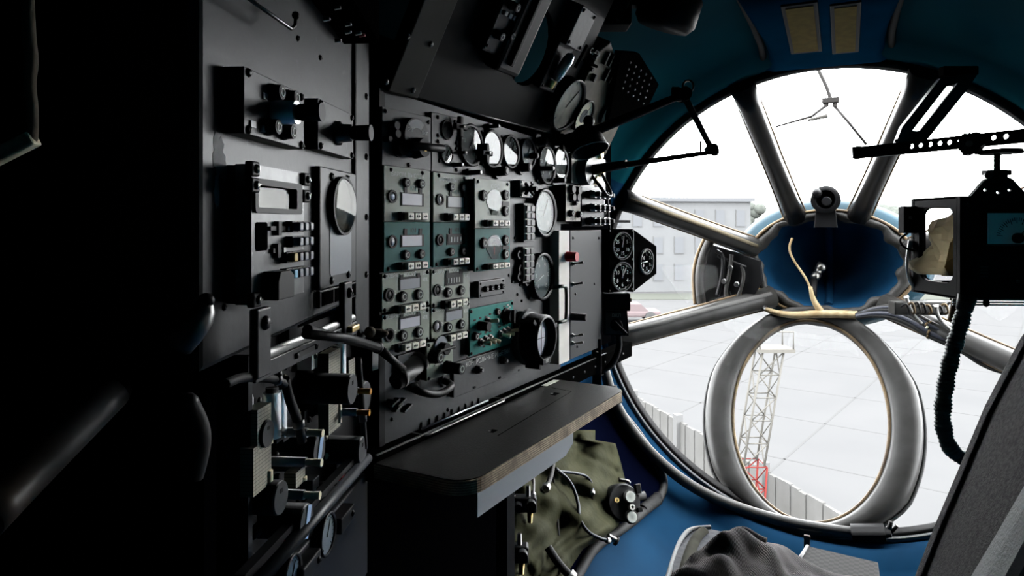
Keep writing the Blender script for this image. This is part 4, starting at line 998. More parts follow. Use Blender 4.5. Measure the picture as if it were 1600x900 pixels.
tcg = ntg.nodes.new('ShaderNodeTexCoord'); ntg.links.new(tcg.outputs['Object'], br.inputs['Vector']); ntg.links.new(br.outputs['Color'], ntg.nodes['Principled BSDF'].inputs['Base Color'])
def rk(name, label, cat, px, py, n=.0, group=None):
    return spot(name, label, cat, px, py, CAB, n, group)
GC = 'ruled terminal cards in the relay rack'
for px, py, w, h, lb in ((408, 668, .035, .05, 'cream ruled card below the chrome can pair'), (405, 728, .045, .055, 'cream ruled card low at the left of the relay rack'), (519, 610, .05, .12, 'tall cream ruled card between the black capacitors'), (546, 585, .03, .05, 'small cream ruled card above the right capacitor'), (465, 745, .03, .02, 'narrow cream card beside the lower orange toggle')):
    t = rk('terminal_card', lb, 'card', px, py, .004, GC); t.part('card', M_GRID, MB().box(-w / 2, w / 2, -h / 2, h / 2, -.012, .004)); t.part('edge_clip', M_CREAM, MB().cyl((w * .4, -h * .45, .004), (w * .4, -h * .2, .004), .004))
GK = 'black capacitors in the relay rack'
for px, py, rr, L, strip, lb in ((497, 606, .022, .075, 0, 'black capacitor with grey end, uppermost in the relay rack'), (546, 618, .025, .055, 0, 'black capacitor next to the orange toggle tips'), (534, 702, .022, .06, 0, 'black capacitor above the red tag at the rack foot'), (468, 700, .022, .05, 1, 'black capacitor with pale blue strip in mid rack'), (432, 812, .022, .06, 1, 'black capacitor with pale blue strip low in the rack'), (392, 676, .016, .04, 0, 'black drum capacitor below the chrome plate'), (400, 775, .02, .05, 0, 'black capacitor at the dark lower left of the rack')):
    t = rk('capacitor', lb, 'capacitor', px - 26, py, -.03, GK)
    t.part('can', M_BLACK, MB().cyl((0, 0, 0), (0, 0, L), rr, rr, 28)); t.part('end_disc', M_PANEL, MB().cyl((0, 0, L), (0, 0, L + .002), rr * .97, rr * .95, 28))
    if strip: t.part('label_strip', M_LBLUE, MB().obox((0, 0, L + .003), (.35, 1, 0), (1, -.35, 0), ZUP, rr * .9, rr * .28, .0006), label='pale blue strip')
    else: t.part('terminal_hole', M_BLACK, MB().box(-.003, .003, rr * .3, rr * .55, L + .002, L + .0026))
GJ = 'bright cans in the relay rack'
for px, py, rr, h, lb in ((425, 648, .011, .055, 'bright chrome can, left of the pair under the bent arm'), (437, 645, .009, .06, 'bright chrome can, right of the pair under the bent arm'), (534, 566, .007, .06, 'slim chrome can near the cabinet corner'), (524, 572, .006, .05, 'short chrome can left of the slim one')):
    t = rk('chrome_can', lb, 'can', px, py, .0, GJ); t.part('can', M_CHROME, MB().cyl((0, -h / 2, 0), (0, h / 2, 0), rr, rr, 20)); t.part('cap', M_BLACK, MB().cyl((0, h / 2, 0), (0, h / 2 + .006, 0), rr * .7)); t.part('mount', M_SATIN, MB().box(-rr, rr, -h / 2 - .004, -h / 2, -.03, rr))
for px, py, w, h, lb in ((385, 640, .03, .05, 'bent bright plate at the upper left of the relay rack'), (490, 560, .022, .03, 'small bent bright plate under the rail bracket'), (380, 720, .025, .035, 'grey angled plate at the left edge of the rack'), (385, 845, .02, .03, 'dull blue-grey plate at the rack foot')):
    t = rk('bent_plate', lb, 'plate', px, py, -.01); t.part('plate', M_CHROME if 'bright' in lb else M_CABGREY, MB().prism([(-w / 2, -h / 2), (w / 2, -h / 2), (w / 2, h * .2), (w * .2, h / 2), (-w * .35, h / 2), (-w / 2, h * .1)], -.02, .002, .001)); screw(t, 0, h * .1, .002, .004)
for px, py, lb in ((560, 611, 'upper orange-tipped toggle at the right edge of the rack'), (558, 644, 'lower orange-tipped toggle at the right edge of the rack'), (480, 676, 'orange-brown toggle in the middle of the rack'), (478, 722, 'cream-tipped toggle below the mid capacitor'), (475, 773, 'cream toggle near the rack foot')):
    t = rk('toggle', lb, 'toggle switch', px - 4, py, .03); t.part('bushing', M_STEEL, MB().cyl((0, 0, -.06), (0, 0, .004), .006)); t.part('lever', M_ORANGE if 'orange' in lb and 'brown' not in lb else M_CREAM, MB().cyl((0, 0, .004), (0, 0, .024), .0042, .005, 12))
for px, py, lb in ((538, 728, 'red tag tucked behind the rail at the right of the rack'), (455, 822, 'red tag beside the lower blue-striped capacitor')):
    t = rk('red_tag', lb, 'tag', px, py, .0); t.part('tag', M_RED, MB().prism([(-.012, -.02), (.006, -.012), (.014, .02), (.0, .016)], -.005, .0)); t.part('tie', M_STEEL, MB().tube([(0, .016, 0), (0, .03, -.02)], .001, 5))
# black looms across the rack
for pts, r_, lb in (([(352, 600), (380, 588), (430, 592), (445, 600)], .005, 'black bent tube across the top of the relay rack'), ([(445, 592), (452, 625), (465, 655), (472, 690)], .006, 'black linkage arm hanging in the middle of the rack'), ([(480, 515), (520, 525), (560, 535)], .007, 'black wire loom under the rail bracket'), ([(560, 560), (566, 640), (570, 700)], .005, 'dark cable down the right edge of the rack')):
    P_ = [CAB.hit(x, y, .03) for x, y in pts]; t = T('wire_loom', lb, 'cable', ID, P_[0]); t.part('sheath', M_RUBBER, MB().tube([t.L(p) for p in P_], r_, 8, smooth_pts=2)); t.part('clip', M_STEEL, MB().tube([t.L(P_[-2]), t.L(P_[-2].lerp(P_[-1], .3))], r_ * 1.3, 8))
# diagonal foot rail and the lower gauge panel
P0, P1 = CAB.hit(574, 716, .03), CAB.hit(392, 922, .03)
t = T('foot_rail', 'long grey diagonal rail running from the table foot to the lower left', 'rail', ID, P0); t.part('bar', M_CABGREY, MB().tube([t.L(P0), t.L(P1)], .0085, 12)); t.part('flange', M_SATIN, MB().obox(t.L((P0 + P1) / 2 + Vector((-.012, 0, .012))), P1 - P0, (1, 0, 0), ZUP, (P1 - P0).length / 2, .006, .004))
a = CAB.uv(410, 800, .0).x; b_ = CAB.uv(572, 800, .0).x
t = T('lower_panel', 'very dark lower panel below the diagonal rail with two round gauges', 'panel', CAB, (a, -.75, 0)); t.part('sheet', mat('dark_navy_paint', (.012, .014, .022), .45), MB().box(-.2, b_ - a, -.1, .31, -.02, 0, .003))
gauge(513, 835, 34, 'round pale-faced gauge in the dark lower panel beneath the table corner', CAB, .012, lens=M_LENS, face=M_DIM, nt=21, mark=M_BLACK)
gauge(458, 900, 34, 'round bluish gauge at the bottom edge, below the diagonal rail', CAB, .012, lens=M_LENS, face=mat('blue_grey_face', (.1, .16, .22), .4), nt=21, mark=M_BLACK)
for x, y, lb in ((535, 797, 'dark hinge bracket above the pale lower gauge'), (480, 868, 'dark hinge bracket above the bluish lower gauge')):
    t = spot('hinge_bracket', lb, 'bracket', x, y, CAB, 0); t.part('plate', M_SATIN, MB().box(-.06, .0, -.012, .012, 0, .02, .002)); screw(t, -.01, 0, .02, .005)
# crank arm and motor
pts = [CAB.hit(478, 522, .05), CAB.hit(540, 528, .06), PAN.hit(590, 543, .05), PAN.hit(612, 562, .06), PAN.hit(636, 582, .05)]
t = T('crank_arm', 'black bent crank arm with a grey motor cylinder crossing the gap to the wall', 'crank', ID, pts[0])
t.part('arm', M_BLACK, MB().tube([t.L(p) for p in pts[:3]], [.006, .0065, .008], 10)); t.part('elbow', M_SATIN, MB().sphere(t.L(pts[2]), .011, 14)); t.part('link', M_STRUT, MB().tube([t.L(p) for p in pts[2:]], [.008, .007, .007], 10))
A, B = PAN.hit(624, 592, .05), PAN.hit(652, 568, .05)
m_ = t.part('motor', M_STRUT, MB().lathe(t.L(A), B - A, [(0, 0), (.018, 0), (.018, 0), (.019, .006), (.017, .008), (.017, .055), (.017, .055), (.019, .057), (.019, .066), (.019, .066), (.012, .07), (0, .07)], 24)); t.part('motor_cap', M_BLACK, MB().cyl(t.L(A), t.L(A - (B - A).normalized() * .012), .017, .014), m_)
t.part('cloth_wrap', mat('dusty_cloth', (.22, .19, .14), .9, bump=.4, bscale=90), MB().sphere(t.L(PAN.hit(588, 521, .05)), .014, 10, (1.6, .8, .6)).sphere(t.L(PAN.hit(578, 519, .05)), .010, 10))
t.part('bracket_plate', M_STEEL, MB().obox(t.L(PAN.hit(586, 560, .03)), PAN.u, PAN.n, ZUP, .008, .001, .02))
# white rod at the top of the cabinet
pts = [CAB.hit(380, -8, .03), CAB.hit(455, 45, .03), CAB.hit(461, 40, .03), CAB.hit(462, 24, .03)]
t = T('wire_hanger', 'thin bright bent wire at the top of the near cabinet', 'wire', ID, pts[1]); t.part('wire', M_STEEL, MB().tube([t.L(p) for p in pts], .0022, 6)); t.part('end_clip', M_BLACK, MB().sphere(t.L(pts[3]), .005, 8))
# gear in the dark foreground
pts = [P(-30, 815, .50), P(60, 725, .56), P(175, 612, .64)]
t = T('grab_tube', 'dark diagonal grab tube with a rubbed brown underside in the lower left foreground', 'grab rail', ID, pts[0]); t.part('tube', mat('rubbed_tube', (.10, .10, .10), .4, col2=(.08, .05, .03), vscale=7), MB().tube([t.L(p) for p in pts], .017, 14, smooth_pts=1)); t.part('end_cap', M_BLACK, MB().sphere(t.L(pts[-1]), .0165, 12))
pts = [P(42, -20, .55), P(45, 60, .55), P(50, 95, .55), P(44, 130, .55), P(50, 175, .55), P(48, 225, .55)]
t = T('hanging_cord', 'dark twisted cord hanging at the far left', 'cord', ID, pts[0]); t.part('cord', mat('dusty_cloth', (.22, .19, .14)), MB().tube([t.L(p) for p in pts], .005, 8, smooth_pts=2)); t.part('hook_tab', M_CREAM, MB().obox(t.L(P(20, 233, .55)), (1, 0, .5), (0, 1, 0), (-.5, 0, 1), .02, .006, .006, .002))
pts = [P(322, 470, .66), P(318, 490, .66), P(300, 512, .65), P(278, 535, .65)]
t = T('bottle_neck', 'dark bottle-shaped fitting with a bright shoulder left of the cabinet foot', 'fitting', ID, pts[0]); t.part('body', M_STEEL, MB().tube([t.L(p) for p in pts], [.006, .012, .015, .016], 14, smooth_pts=1)); t.part('neck_ring', M_BLACK, MB().sphere(t.L(pts[0]), .008, 10))
pts = [P(292, 632, .63), P(308, 665, .63), P(311, 690, .63), P(305, 720, .63), P(298, 745, .63)]
t = T('dark_hose', 'dark curved hose bulging from the blackness left of the relay rack', 'hose', ID, pts[0]); t.part('hose', M_RUBBER, MB().tube([t.L(p) for p in pts], .011, 10, smooth_pts=2)); t.part('end_cuff', M_SATIN, MB().sphere(t.L(pts[0]), .0115, 10))

# ================================================================ OVERHEAD SLOPING PANEL
M_OVH = mat('overhead_dark_paint', (.022, .024, .023), .5, spec=.18, var=.4, vscale=5, wear=(.06, .055, .045), thr=.72)
def ov(px, py, n=0): return OVH.uv(px, py, n)
a, b_ = ov(604, 130), ov(862, 210); W = b_.x - a.x
t = T('overhead_console', 'large dark sloping overhead console with rounded black recess above the gauges', 'panel', OVH, (a.x, .0, 0))
hole = [t.px(830 + 34 * math.cos(R(k)) + 14 * math.sin(R(k)), 72 - 62 * math.sin(R(k)) + 6 * math.cos(R(k)), 0) for k in range(0, 360, 15)]
t.part('sheet', M_OVH, MB().holed([(0, 0), (W, 0), (W, .46), (0, .46)], [hole], -.02, 0)); t.part('soffit', M_GAP, MB().box(.06, W, -.012, -.002, -.10, -.02))
f_ = t.part('recess', M_GAP, MB().box(min(p.x for p in hole) - .02, max(p.x for p in hole) + .02, min(p.y for p in hole) - .02, max(p.y for p in hole) + .02, -.09, -.085))
c0, c1_ = t.px(655, 150, .012), t.px(704, 0, .012)
t.part('cover_plate', mat('olive_black_paint', (.034, .034, .026), .5, spec=.2, var=.2), MB().prism([(-.002, .0), (c0.x, 0), (c0.x, .46), (-.002, .46)], 0, .012, .003), label='olive black cover plate')
for px, py in ((603, 128), (645, 141), (637, 57), (673, 69)):
    q = t.px(px, py, .012); screw(t, q.x, q.y, .012, .006, M_STEEL)
t.part('lower_edge', M_STEEL, MB().tube([(c0.x, .0, .0), (W, .0, .0)], .002, 6))
t = T('overhead_switch_box', 'dark overhead box with pale keys at the top edge', 'switch box', OVH, (*ov(742, 55), 0)); 
t.part('housing', M_SATIN, MB().box(0, .075, -.02, .24, 0, .03, .002)); t.part('faceplate', M_PANEL, MB().box(.004, .071, -.016, .236, .03, .032))
for y, n_ in ((.06, 3), (.11, 3)):
    for k in range(n_): t.part('push_button', M_DIM, MB().box(.014 + .018 * k, .026 + .018 * k, y, y + .01, .032, .038, .001))
for x, y in ((.03, .085), (.055, .03), (.02, .02)): knob(t, x, y, .032, .009, .02)
t.part('glint_plate', M_STEEL, MB().box(.02, .035, .085, .10, .032, .034))
for x, y in ((.008, -.008), (.066, -.008)): screw(t, x, y, .032, .004, M_STEEL)
q = ov(750, 98); t = T('overhead_duct', 'dark ribbed overhead housing left of the oval recess', 'housing', OVH, (q.x, q.y, 0)); 
t.part('shell', M_SATIN, MB().box(0, .10, 0, .30, 0, .045, .01)); t.part('raised_rib', M_OVH, MB().box(.03, .045, .02, .30, .045, .055, .003))
q = ov(838, 128); t = T('overhead_lamp', 'bright glinting lamp in a dark frame beside the oval recess', 'lamp', OVH, (q.x, q.y, 0))
t.part('frame', M_SATIN, MB().box(-.01, .07, -.01, .14, 0, .02, .003)); t.part('bulb', M_CHROME, MB().lathe((.03, .02, .03), (.1, 1, .1), [(0, 0), (.010, .004), (.013, .02), (.014, .06), (.010, .075), (0, .08)], 16)); t.part('socket', M_BRASS, MB().cyl((.03, .02, .028), (.028, .0, .026), .008))
for x, y in ((.0, .0), (.06, 0)): screw(t, x, y, .02, .004)
q = ov(866, 62); t = T('overhead_cover', 'plain mid-grey square cover plate at the right of the overhead panel', 'cover', OVH, (q.x, q.y, 0)); t.part('plate', M_PANEL, MB().box(0, .085, 0, .10, 0, .035, .003))
for x, y in ((.01, .01), (.075, .01), (.01, .09), (.075, .09)): screw(t, x, y, .035, .005)
# bank of plates next to the windows
M_BEI = mat('dirty_beige', (.34, .31, .25)); M_TAUPE = mat('taupe_paint', (.10, .088, .062), .5, spec=.2, var=.4, vscale=12)
q = ov(866, 205, 0); t = T('overhead_bank', 'taupe sloping bank of switches between the overhead panel and the nose window', 'switch panel', OVH, (q.x, 0, 0))
e = t.px(962, 190, .0).x; tl = t.px(905, 62, .02); tl.x = max(tl.x, .004); tr_ = t.px(960, 72, .02)
t.part('sheet', M_TAUPE, MB().prism([(0, -.02), (e, -.02), (e * .98, .16), (tr_.x, tr_.y - .01), (tr_.x - .03, tr_.y + .005), (tl.x, tl.y), (0.0, .16)], -.03, .02, .004))
for (xa, ya, xb, yb) in ((898, 105, 917, 70), (912, 94, 932, 104), (927, 80, 942, 62)): 
    t.part('slide_slot', M_GAP, MB().tube([(*t.px(xa, ya, .02), .021), (*t.px(xb, yb, .02), .021)], .004, 6))
for px, py in ((928, 87), (921, 107), (924, 123), (926, 118)): q_ = t.px(px, py, .02); knob(t, q_.x, q_.y, .02, .006, .012, M_BLACK, None)
for k in range(6): q_ = t.px(945 + (k % 3) * 7, 90 + (k // 3) * 26 + (k % 3) * 3, .02); t.part('push_button', M_BLACK, MB().box(q_.x - .004, q_.x + .004, q_.y - .018, q_.y + .018, .02, .03, .002))
t.part('marking', M_PALE, MB().text('СВЯЗЬ', *t.px(930, 83, .02), .02, .02))
q_ = t.px(958, 152, .02); t.part('bright_catch', M_STEEL, MB().box(q_.x - .012, q_.x - .004, q_.y - .03, q_.y + .02, .02, .028, .002).box(q_.x + .004, q_.x + .012, q_.y - .03, q_.y + .02, .02, .028, .002))
t.part('cream_block', M_BEI, MB().box(q_.x - .03, q_.x + .02, q_.y + .03, q_.y + .06, .02, .035, .002))
for px, py, rp, n, lb, fc in ((889, 165, 44, .03, 'big overhead round instrument with a grey and cream glass', M_BEI), (913, 182, 27, .035, 'cream round disc instrument next to the big overhead glass', M_CREAM)):
    g = gauge(px, py, rp, lb, OVH, n, face=fc, lens=M_LENS, nt=3, screws=2, rim=.10, mark=M_PANEL)
g.part('centre_disc', M_PANEL, MB().cyl((0, 0, -g.r * .05), (0, 0, -g.r * .04), g.r * .42))
g = gauge(950, 180, 20, 'small beige overhead dial under the lamp arm', OVH, .03, face=M_BEI, lens=M_LENS, nt=7, screws=3, mark=M_BLACK)
q = ov(968, 165, .02); t = T('perforated_plate', 'black corner plate with rows of small studs against the blue liner', 'plate', OVH, (q.x, q.y, .021))
e0, e1, e2, e3, e4 = [t.px(x, y, .02) for x, y in ((948, 205), (1006, 182), (1030, 132), (1000, 84), (970, 82))]
t.part('plate', M_MATTE, MB().prism([tuple(p) for p in (e0, e1, e2, e3, e4)], 0, .02, .003))
for j in range(5):
    for i in range(5): q_ = t.px(985 + i * 8 - j * 3, 98 + j * 10 + i * 6, .02); t.part('stud', M_STEEL, MB().lathe((q_.x, q_.y, .02), (0, 0, 1), [(.0035, 0), (.003, .002), (0, .003)], 8))

# ================================================================ CLOCK CLUSTER AT THE END OF THE WALL
CY = 2.16; k = CY / FPX; h = k / .70
t = T('clock_cluster', 'black box of three white-scaled clocks standing against the window', 'clocks', Frame(P(971, 408, CY), (.8, .6, 0), ZUP))
t.part('housing', M_MATTE, MB().box(-20 * h, 19 * h, -48 * k, 50 * k, -.07, 0, .004)); t.part('near_side', M_SATIN, MB().box(-24 * h, -20 * h, -40 * k, 40 * k, -.07, -.02, .003))
WM = Matrix.Translation((19 * h, 0, 0)) @ Matrix.Rotation(R(12), 4, 'Y'); hw = k / .62
t.part('angled_wing', M_MATTE, MB().prism([(0, -50 * k), (46 * hw, -25 * k), (46 * hw, 21 * k), (0, 50 * k)], -.03, 0, .003).xform(WM))
t.part('edge_line', M_STEEL, MB().box(18.6 * h, 19.4 * h, -48 * k, 49 * k, 0, .0012))
def clock(t, cx, cy, r, nums, hands, W_=None):
    W_ = W_ or Matrix.Identity(4); z = .0; zz = .0045
    f = t.part('clock_dial', M_MATTE, MB().cyl((cx, cy, z), (cx, cy, z + .004), r, r * .98, 36).xform(W_))
    t.part('dial_rim', M_PANEL, MB().ring((cx, cy, z), (cx, cy, z + .008), r * .97, r * 1.05, 36).xform(W_), f)
    mb = MB(); dial_marks(mb, r * .78, r * .92, 41, 230, -110, r * .035, zz, cx, cy)
    for i, s_ in enumerate(nums):
        a_ = R(90 - 360 * i / len(nums)); mb.text(s_, cx + r * .58 * math.cos(a_), cy + r * .58 * math.sin(a_), zz, r * .38)
    t.part('numerals', M_WHITE, mb.xform(W_), f)
    for a_, L in hands: d = Vector((math.cos(R(a_)), math.sin(R(a_)), 0)); t.part('hand', M_WHITE, MB().tube([Vector((cx, cy, zz + .001)) - d * r * .1, Vector((cx, cy, zz + .001)) + d * r * L], r * .035, 5).xform(W_), f)
clock(t, 0, 24 * k, 21 * k, ('0', '5', '10', '15', '20', '25'), ((80, .75),)); clock(t, 0, -24 * k, 22 * k, ('12', '2', '4', '6', '8', '10'), ((60, .7), (88, .5)))
clock(t, 23 * hw, -3 * k, 20 * k, ('1', '2', '3', '5', '8', '10'), ((185, .7),), WM)
t.part('red_wax_line', M_RED, MB().tube([(0, -46 * k, .003), (8 * h, -43 * k, .003), (12 * h, -41 * k, .003)], .0012, 5))
t.part('top_bracket', M_BLACK, MB().cyl((-8 * h, 50 * k, -.03), (-8 * h, 60 * k, -.03), .004).box(-22 * h, 14 * h, 60 * k, 64 * k, -.06, .0)); t.part('top_lever', M_SATIN, MB().cyl((-12 * h, 64 * k, -.03), (-12 * h, 98 * k, -.03), .009, .006).cyl((-22 * h, 74 * k, -.03), (-12 * h, 74 * k, -.03), .007))
for x, y in ((-18, 47), (17, 47), (-18, -45), (17, -45), (17, 2)): screw(t, x * h, y * k, 0, .0035, M_STEEL)
t = T('adapter_box', 'black adapter box hanging under the clock cluster', 'box', facing(965, 472, CY - .01)); t.part('case', M_BLACK, MB().box(-21 * k, 20 * k, -14 * k, 13 * k, -.06, 0, .003)); t.part('side_screw', M_BRASS, MB().cyl((20 * k, 2 * k, -.02), (23 * k, 2 * k, -.02), .006))
for x in (-12, -4, 4): t.part('lead', M_BLACK, MB().cyl((x * k, -14 * k, -.01), (x * k, -22 * k, -.01), .003))
t = T('rotary_switch_box', 'small dark grey box with a rotary switch under the adapter box', 'switch box', facing(963, 505, CY - .02)); t.part('case', M_SATIN, MB().prism([(-19 * k, 20 * k), (17 * k, 19 * k), (20 * k, -20 * k), (-18 * k, -19 * k)][::-1], -.05, 0, .002)); t.part('faceplate', M_PANEL, MB().box(-16 * k, 15 * k, -17 * k, 16 * k, 0, .0015))
kb = t.part('rotary_switch', M_BLACK, MB().cyl((0, -2 * k, 0), (0, -2 * k, .012), 10 * k, 8 * k)); t.part('lever', M_BLACK, MB().obox((4 * k, -6 * k, .018), (1, -1, 0), (1, 1, 0), ZUP, 14 * k, 3 * k, .006, .002), kb)
t.part('marking', M_PALE, MB().text('ВКЛ', 0, 12 * k, .0016, .014)); 
pts = [P(966, 524, CY - .02), P(968, 540, CY), P(962, 560, CY), P(952, 574, CY), P(938, 578, CY)]
t = T('switch_cable', 'black cable curling down from the rotary switch box', 'cable', ID, pts[0]); t.part('cable', M_RUBBER, MB().tube([t.L(p) for p in pts], .010, 10, smooth_pts=2)); t.part('end_gland', M_SATIN, MB().cyl(t.L(pts[-1]) + Vector((-.02, 0, -.01)), t.L(pts[-1]) + Vector((.006, 0, .0)), .015))
t = T('post', 'dark upright post between the hinged panel and the table end', 'post', ID, P(928, 600, 2.1)); A = t.L(P(932, 600, 2.1)); t.part('upright', M_SATIN, MB().box(A.x - .014, A.x + .014, A.y - .01, A.y + .01, A.z - .1, A.z + .14, .002)); screw(t, A.x, A.y - .01, A.z + .1, .004, M_STEEL)

# ================================================================ LAMP ARMS BY THE WINDOW
pts = [P(884, 222, 1.90), P(940, 200, 1.85), P(1062, 150, 1.80)]; p3, p4, p5 = P(1068, 148, 1.80), P(1112, 233, 1.84), P(945, 262, 2.02)
t = T('folding_lamp_arm', 'black jointed lamp arm reaching from the wall across the upper left window', 'lamp arm', ID, pts[0])
t.part('upper_tube', M_BLACK, MB().tube([t.L(p) for p in pts], [.022, .014, .010], 12)); t.part('drop_rod', M_STRUT, MB().tube([t.L(p3), t.L(p4)], [.009, .008], 12)); t.part('return_rod', M_SATIN, MB().tube([t.L(p4 + Vector((0, 0, -.008))), t.L(p5)], [.006, .010], 12))
j = t.part('upper_joint', M_BLACK, MB().cyl(t.L(p3 + Vector((0, -.02, 0))), t.L(p3 + Vector((0, .02, 0))), .018).sphere(t.L(p3 + Vector((-.012, 0, .0))), .019, 12)); t.part('clip_ring', M_STEEL, MB().tube([t.L(p3 + Vector((.012 + .014 * math.cos(R(a_)), 0, .022 + .016 * math.sin(R(a_))))) for a_ in range(-60, 240, 20)], .003, 6), j)
t.part('joint_knob', M_BLACK, MB().cyl(t.L(p3 + Vector((-.03, 0, .01))), t.L(p3 + Vector((-.012, 0, .01))), .011), j)
j = t.part('lower_joint', M_SATIN, MB().cyl(t.L(p4 + Vector((0, -.018, 0))), t.L(p4 + Vector((0, .018, 0))), .014).sphere(t.L(p4 + Vector((.008, 0, -.006))), .013, 10)); t.part('trigger', M_SATIN, MB().tube([t.L(p4 + Vector((-.03, 0, .022))), t.L(p4 + Vector((-.03, 0, -.005))), t.L(p4 + Vector((-.012, 0, 0.002)))], .003, 6), j)
t.part('sleeve', M_BLACK, MB().tube([t.L(p5.lerp(p4, .22)), t.L(p5.lerp(p4, -.15))], [.012, .016], 12))
c = P(917, 232, 1.86); t = T('lamp_head', 'black dome lamp head with a bright rim in front of the sloping bank', 'lamp', ID, c)
ax = Vector((.25, -.3, -.9)); t.part('shade', M_BLACK, MB().lathe((0, 0, .02), ax, [(0, -.045), (.02, -.042), (.035, -.03), (.046, -.005), (.052, .03), (.050, .03), (.044, -.003), (0, -.03)], 28)); t.part('rim', M_STEEL, MB().tube([Vector((0, 0, .02)) + ax.normalized() * .03 + (ax.cross((0, 1, 0)).normalized() * math.cos(R(a_)) + ax.cross(ax.cross((0, 1, 0))).normalized() * math.sin(R(a_))) * .0515 for a_ in range(0, 360, 12)], .0018, 6, closed=True)); t.part('knuckle', M_SATIN, MB().sphere((.005, .0, .075), .016, 12))
# black gear under the ceiling
c = P(1035, 22, 1.9); t = T('ceiling_lamp', 'black drum lamp hidden in shadow under the ceiling near the overhead bank', 'lamp', ID, c); t.part('drum', M_BLACK, MB().lathe((0, 0, -.04), (.3, -.2, 1), [(0, 0), (.07, 0), (.085, .02), (.085, .09), (.06, .12), (0, .12)], 28)); t.part('bracket', M_BLACK, MB().box(-.16, .0, -.02, .02, .02, .05, .004)); t.part('thumb_screw', M_STEEL, MB().cyl((-.16, -.02, .03), (-.16, -.035, .03), .012, .01))
c = P(950, 22, 1.9); t = T('ceiling_junction', 'cluster of dark studs and a brown lead at the top of the overhead bank', 'junction box', ID, c); t.part('box', M_BLACK, MB().box(-.08, .06, -.04, .04, -.04, .05, .006))
for x, z in ((-.05, .02), (-.03, -.01), (0, .03), (.03, 0), (.02, -.03), (-.06, -.02)): t.part('stud', M_STEEL, MB().cyl((x, -.04, z), (x, -.046, z), .005, .003, 8))
t.part('lead', M_TAN, MB().tube([(.04, -.04, .0), (.06, -.05, .04), (.1, -.04, .08)], .004, 6, smooth_pts=1))

q0 = CAB.uv(512, 20, .05); q1 = CAB.uv(585, 20, .05)
t = T('overhead_conduit_box', 'black box of small glinting studs in the shadow above the near cabinet', 'box', CAB, (q0.x, .318, 0))
t.part('case', M_MATTE, MB().prism([(0, .05), (.05, 0), (q1.x - q0.x, -.03), (q1.x - q0.x, .30), (0, .30)], -.02, .06, .006))
for px, py, m in ((523, 12, M_STEEL), (506, 30, M_STEEL), (540, 38, M_STEEL), (540, 50, M_STEEL), (562, 55, M_RED), (524, 64, M_STEEL), (556, 52, M_STEEL)):
    p = t.px(px, py, .06); t.part('stud', m, MB().cyl((p.x, p.y, .06), (p.x, p.y, .068), .0035, .002, 8))
def shell_r(z):
    for (r0, z0), (r1, z1) in zip(PROF, PROF[1:]):
        if z0 <= z <= z1: return r0 + (r1 - r0) * (z - z0) / (z1 - z0)
    return RR if z < 0 else 1.15
def SH(px, py, off=0.0):
    """point where the sight line first meets the fuselage liner, off metres short of it"""
    d = ray(px, py); t_ = .5
    def out(t): p = d * t - N0; z = -p.dot(EY); return z < .0 or math.hypot(p.dot(EX), p.z) > shell_r(z)
    while t_ < 4 and not out(t_): t_ += .02
    lo, hi = t_ - .02, t_
    for _ in range(25):
        m = (lo + hi) / 2
        if out(m): hi = m
        else: lo = m
    return d * lo - d.normalized() * off

# ================================================================ CEILING DUCT WITH VENTS
DU = Frame(NOSE.pt(0, .875, .01), EX, NOSE.pt(0, .955, .80) - NOSE.pt(0, .875, .01))
M_DUCT = mat('duct_blue', (0.004, 0.05, 0.105), .5, col2=(0.003, 0.036, 0.08), vscale=6, bump=.1, bscale=10, spec=.0)
t = T('ceiling_duct', 'blue ceiling duct with two mustard vents above the top window pane', 'duct', DU, (0, 0, 0))
rows = []
for y, hw in ((0.0, .25), (.04, .205), (.12, .185), (.3, .19), (.55, .215), (.8, .24)):
    fl = .03 if y < .03 else 0
    rows.append([(-hw - .03, y, -.11), (-hw, y, -.02), (-hw + .025, y, .012 - fl), (hw - .025, y, .012 - fl), (hw, y, -.02), (hw + .03, y, -.11)])
t.part('casing', M_DUCT, MB().sweep(rows, smooth=True))
M_MUST = mat('mustard_vent', (.20, .135, .03), .7, var=.25, vscale=40, spec=.2)
for xa, xb in ((1241, 1271), (1306, 1339)):
    A, B = t.px(xa, 80, .013), t.px(xb, 6, .013)
    f_ = t.part('vent_frame', M_BLACK, MB().box(A.x - .012, B.x + .012, A.y - .02, B.y + .02, .004, .018, .003)); mb = MB().box(A.x, B.x, A.y, B.y, .016, .020)
    t.part('vent_grille', M_MUST, mb, f_)
for sx in (-1, 1): t.part('edge_strap', M_RUBBER, MB().tube([(sx * .235, .0, -.02), (sx * .215, .06, -.03), (sx * .205, .3, -.03), (sx * .23, .8, -.03)], .012, 8, smooth_pts=1))

# ================================================================ HUB GEAR, WIRING, WIPER
c = NOSE.hit(1290, 312, -.50); fr = Frame(c, EX, ZUP)
t = T('eyepiece', 'black ringed eyepiece standing on top of the blue hub', 'eyepiece', fr, (0, 0, 0))
t.part('barrel', M_BLACK, MB().lathe((0, 0, -.06), (0, 0, 1), [(0, 0), (.045, 0), (.045, .04), (.058, .045), (.062, .07), (.062, .07), (.058, .078), (.042, .078), (.042, .078), (.036, .05), (0, .05)], 36)); t.part('lens', M_LENS, MB().cyl((0, 0, .005), (0, 0, .006), .04))
t.part('centre_pin', M_SATIN, MB().cyl((.004, -.008, -.01), (.004, -.008, .03), .022, .018)); t.part('stand', M_BLACK, MB().prism([(-.048, -.125), (.048, -.125), (.04, -.045), (-.04, -.045)], -.06, .0, .003)); t.part('side_cap', M_SATIN, MB().sphere((-.035, .03, .02), .022, 12))
t = T('round_connector', 'steel round plug on a black grip inside the blue bowl', 'connector', ID, NOSE.hit(1275, 440, -.68))
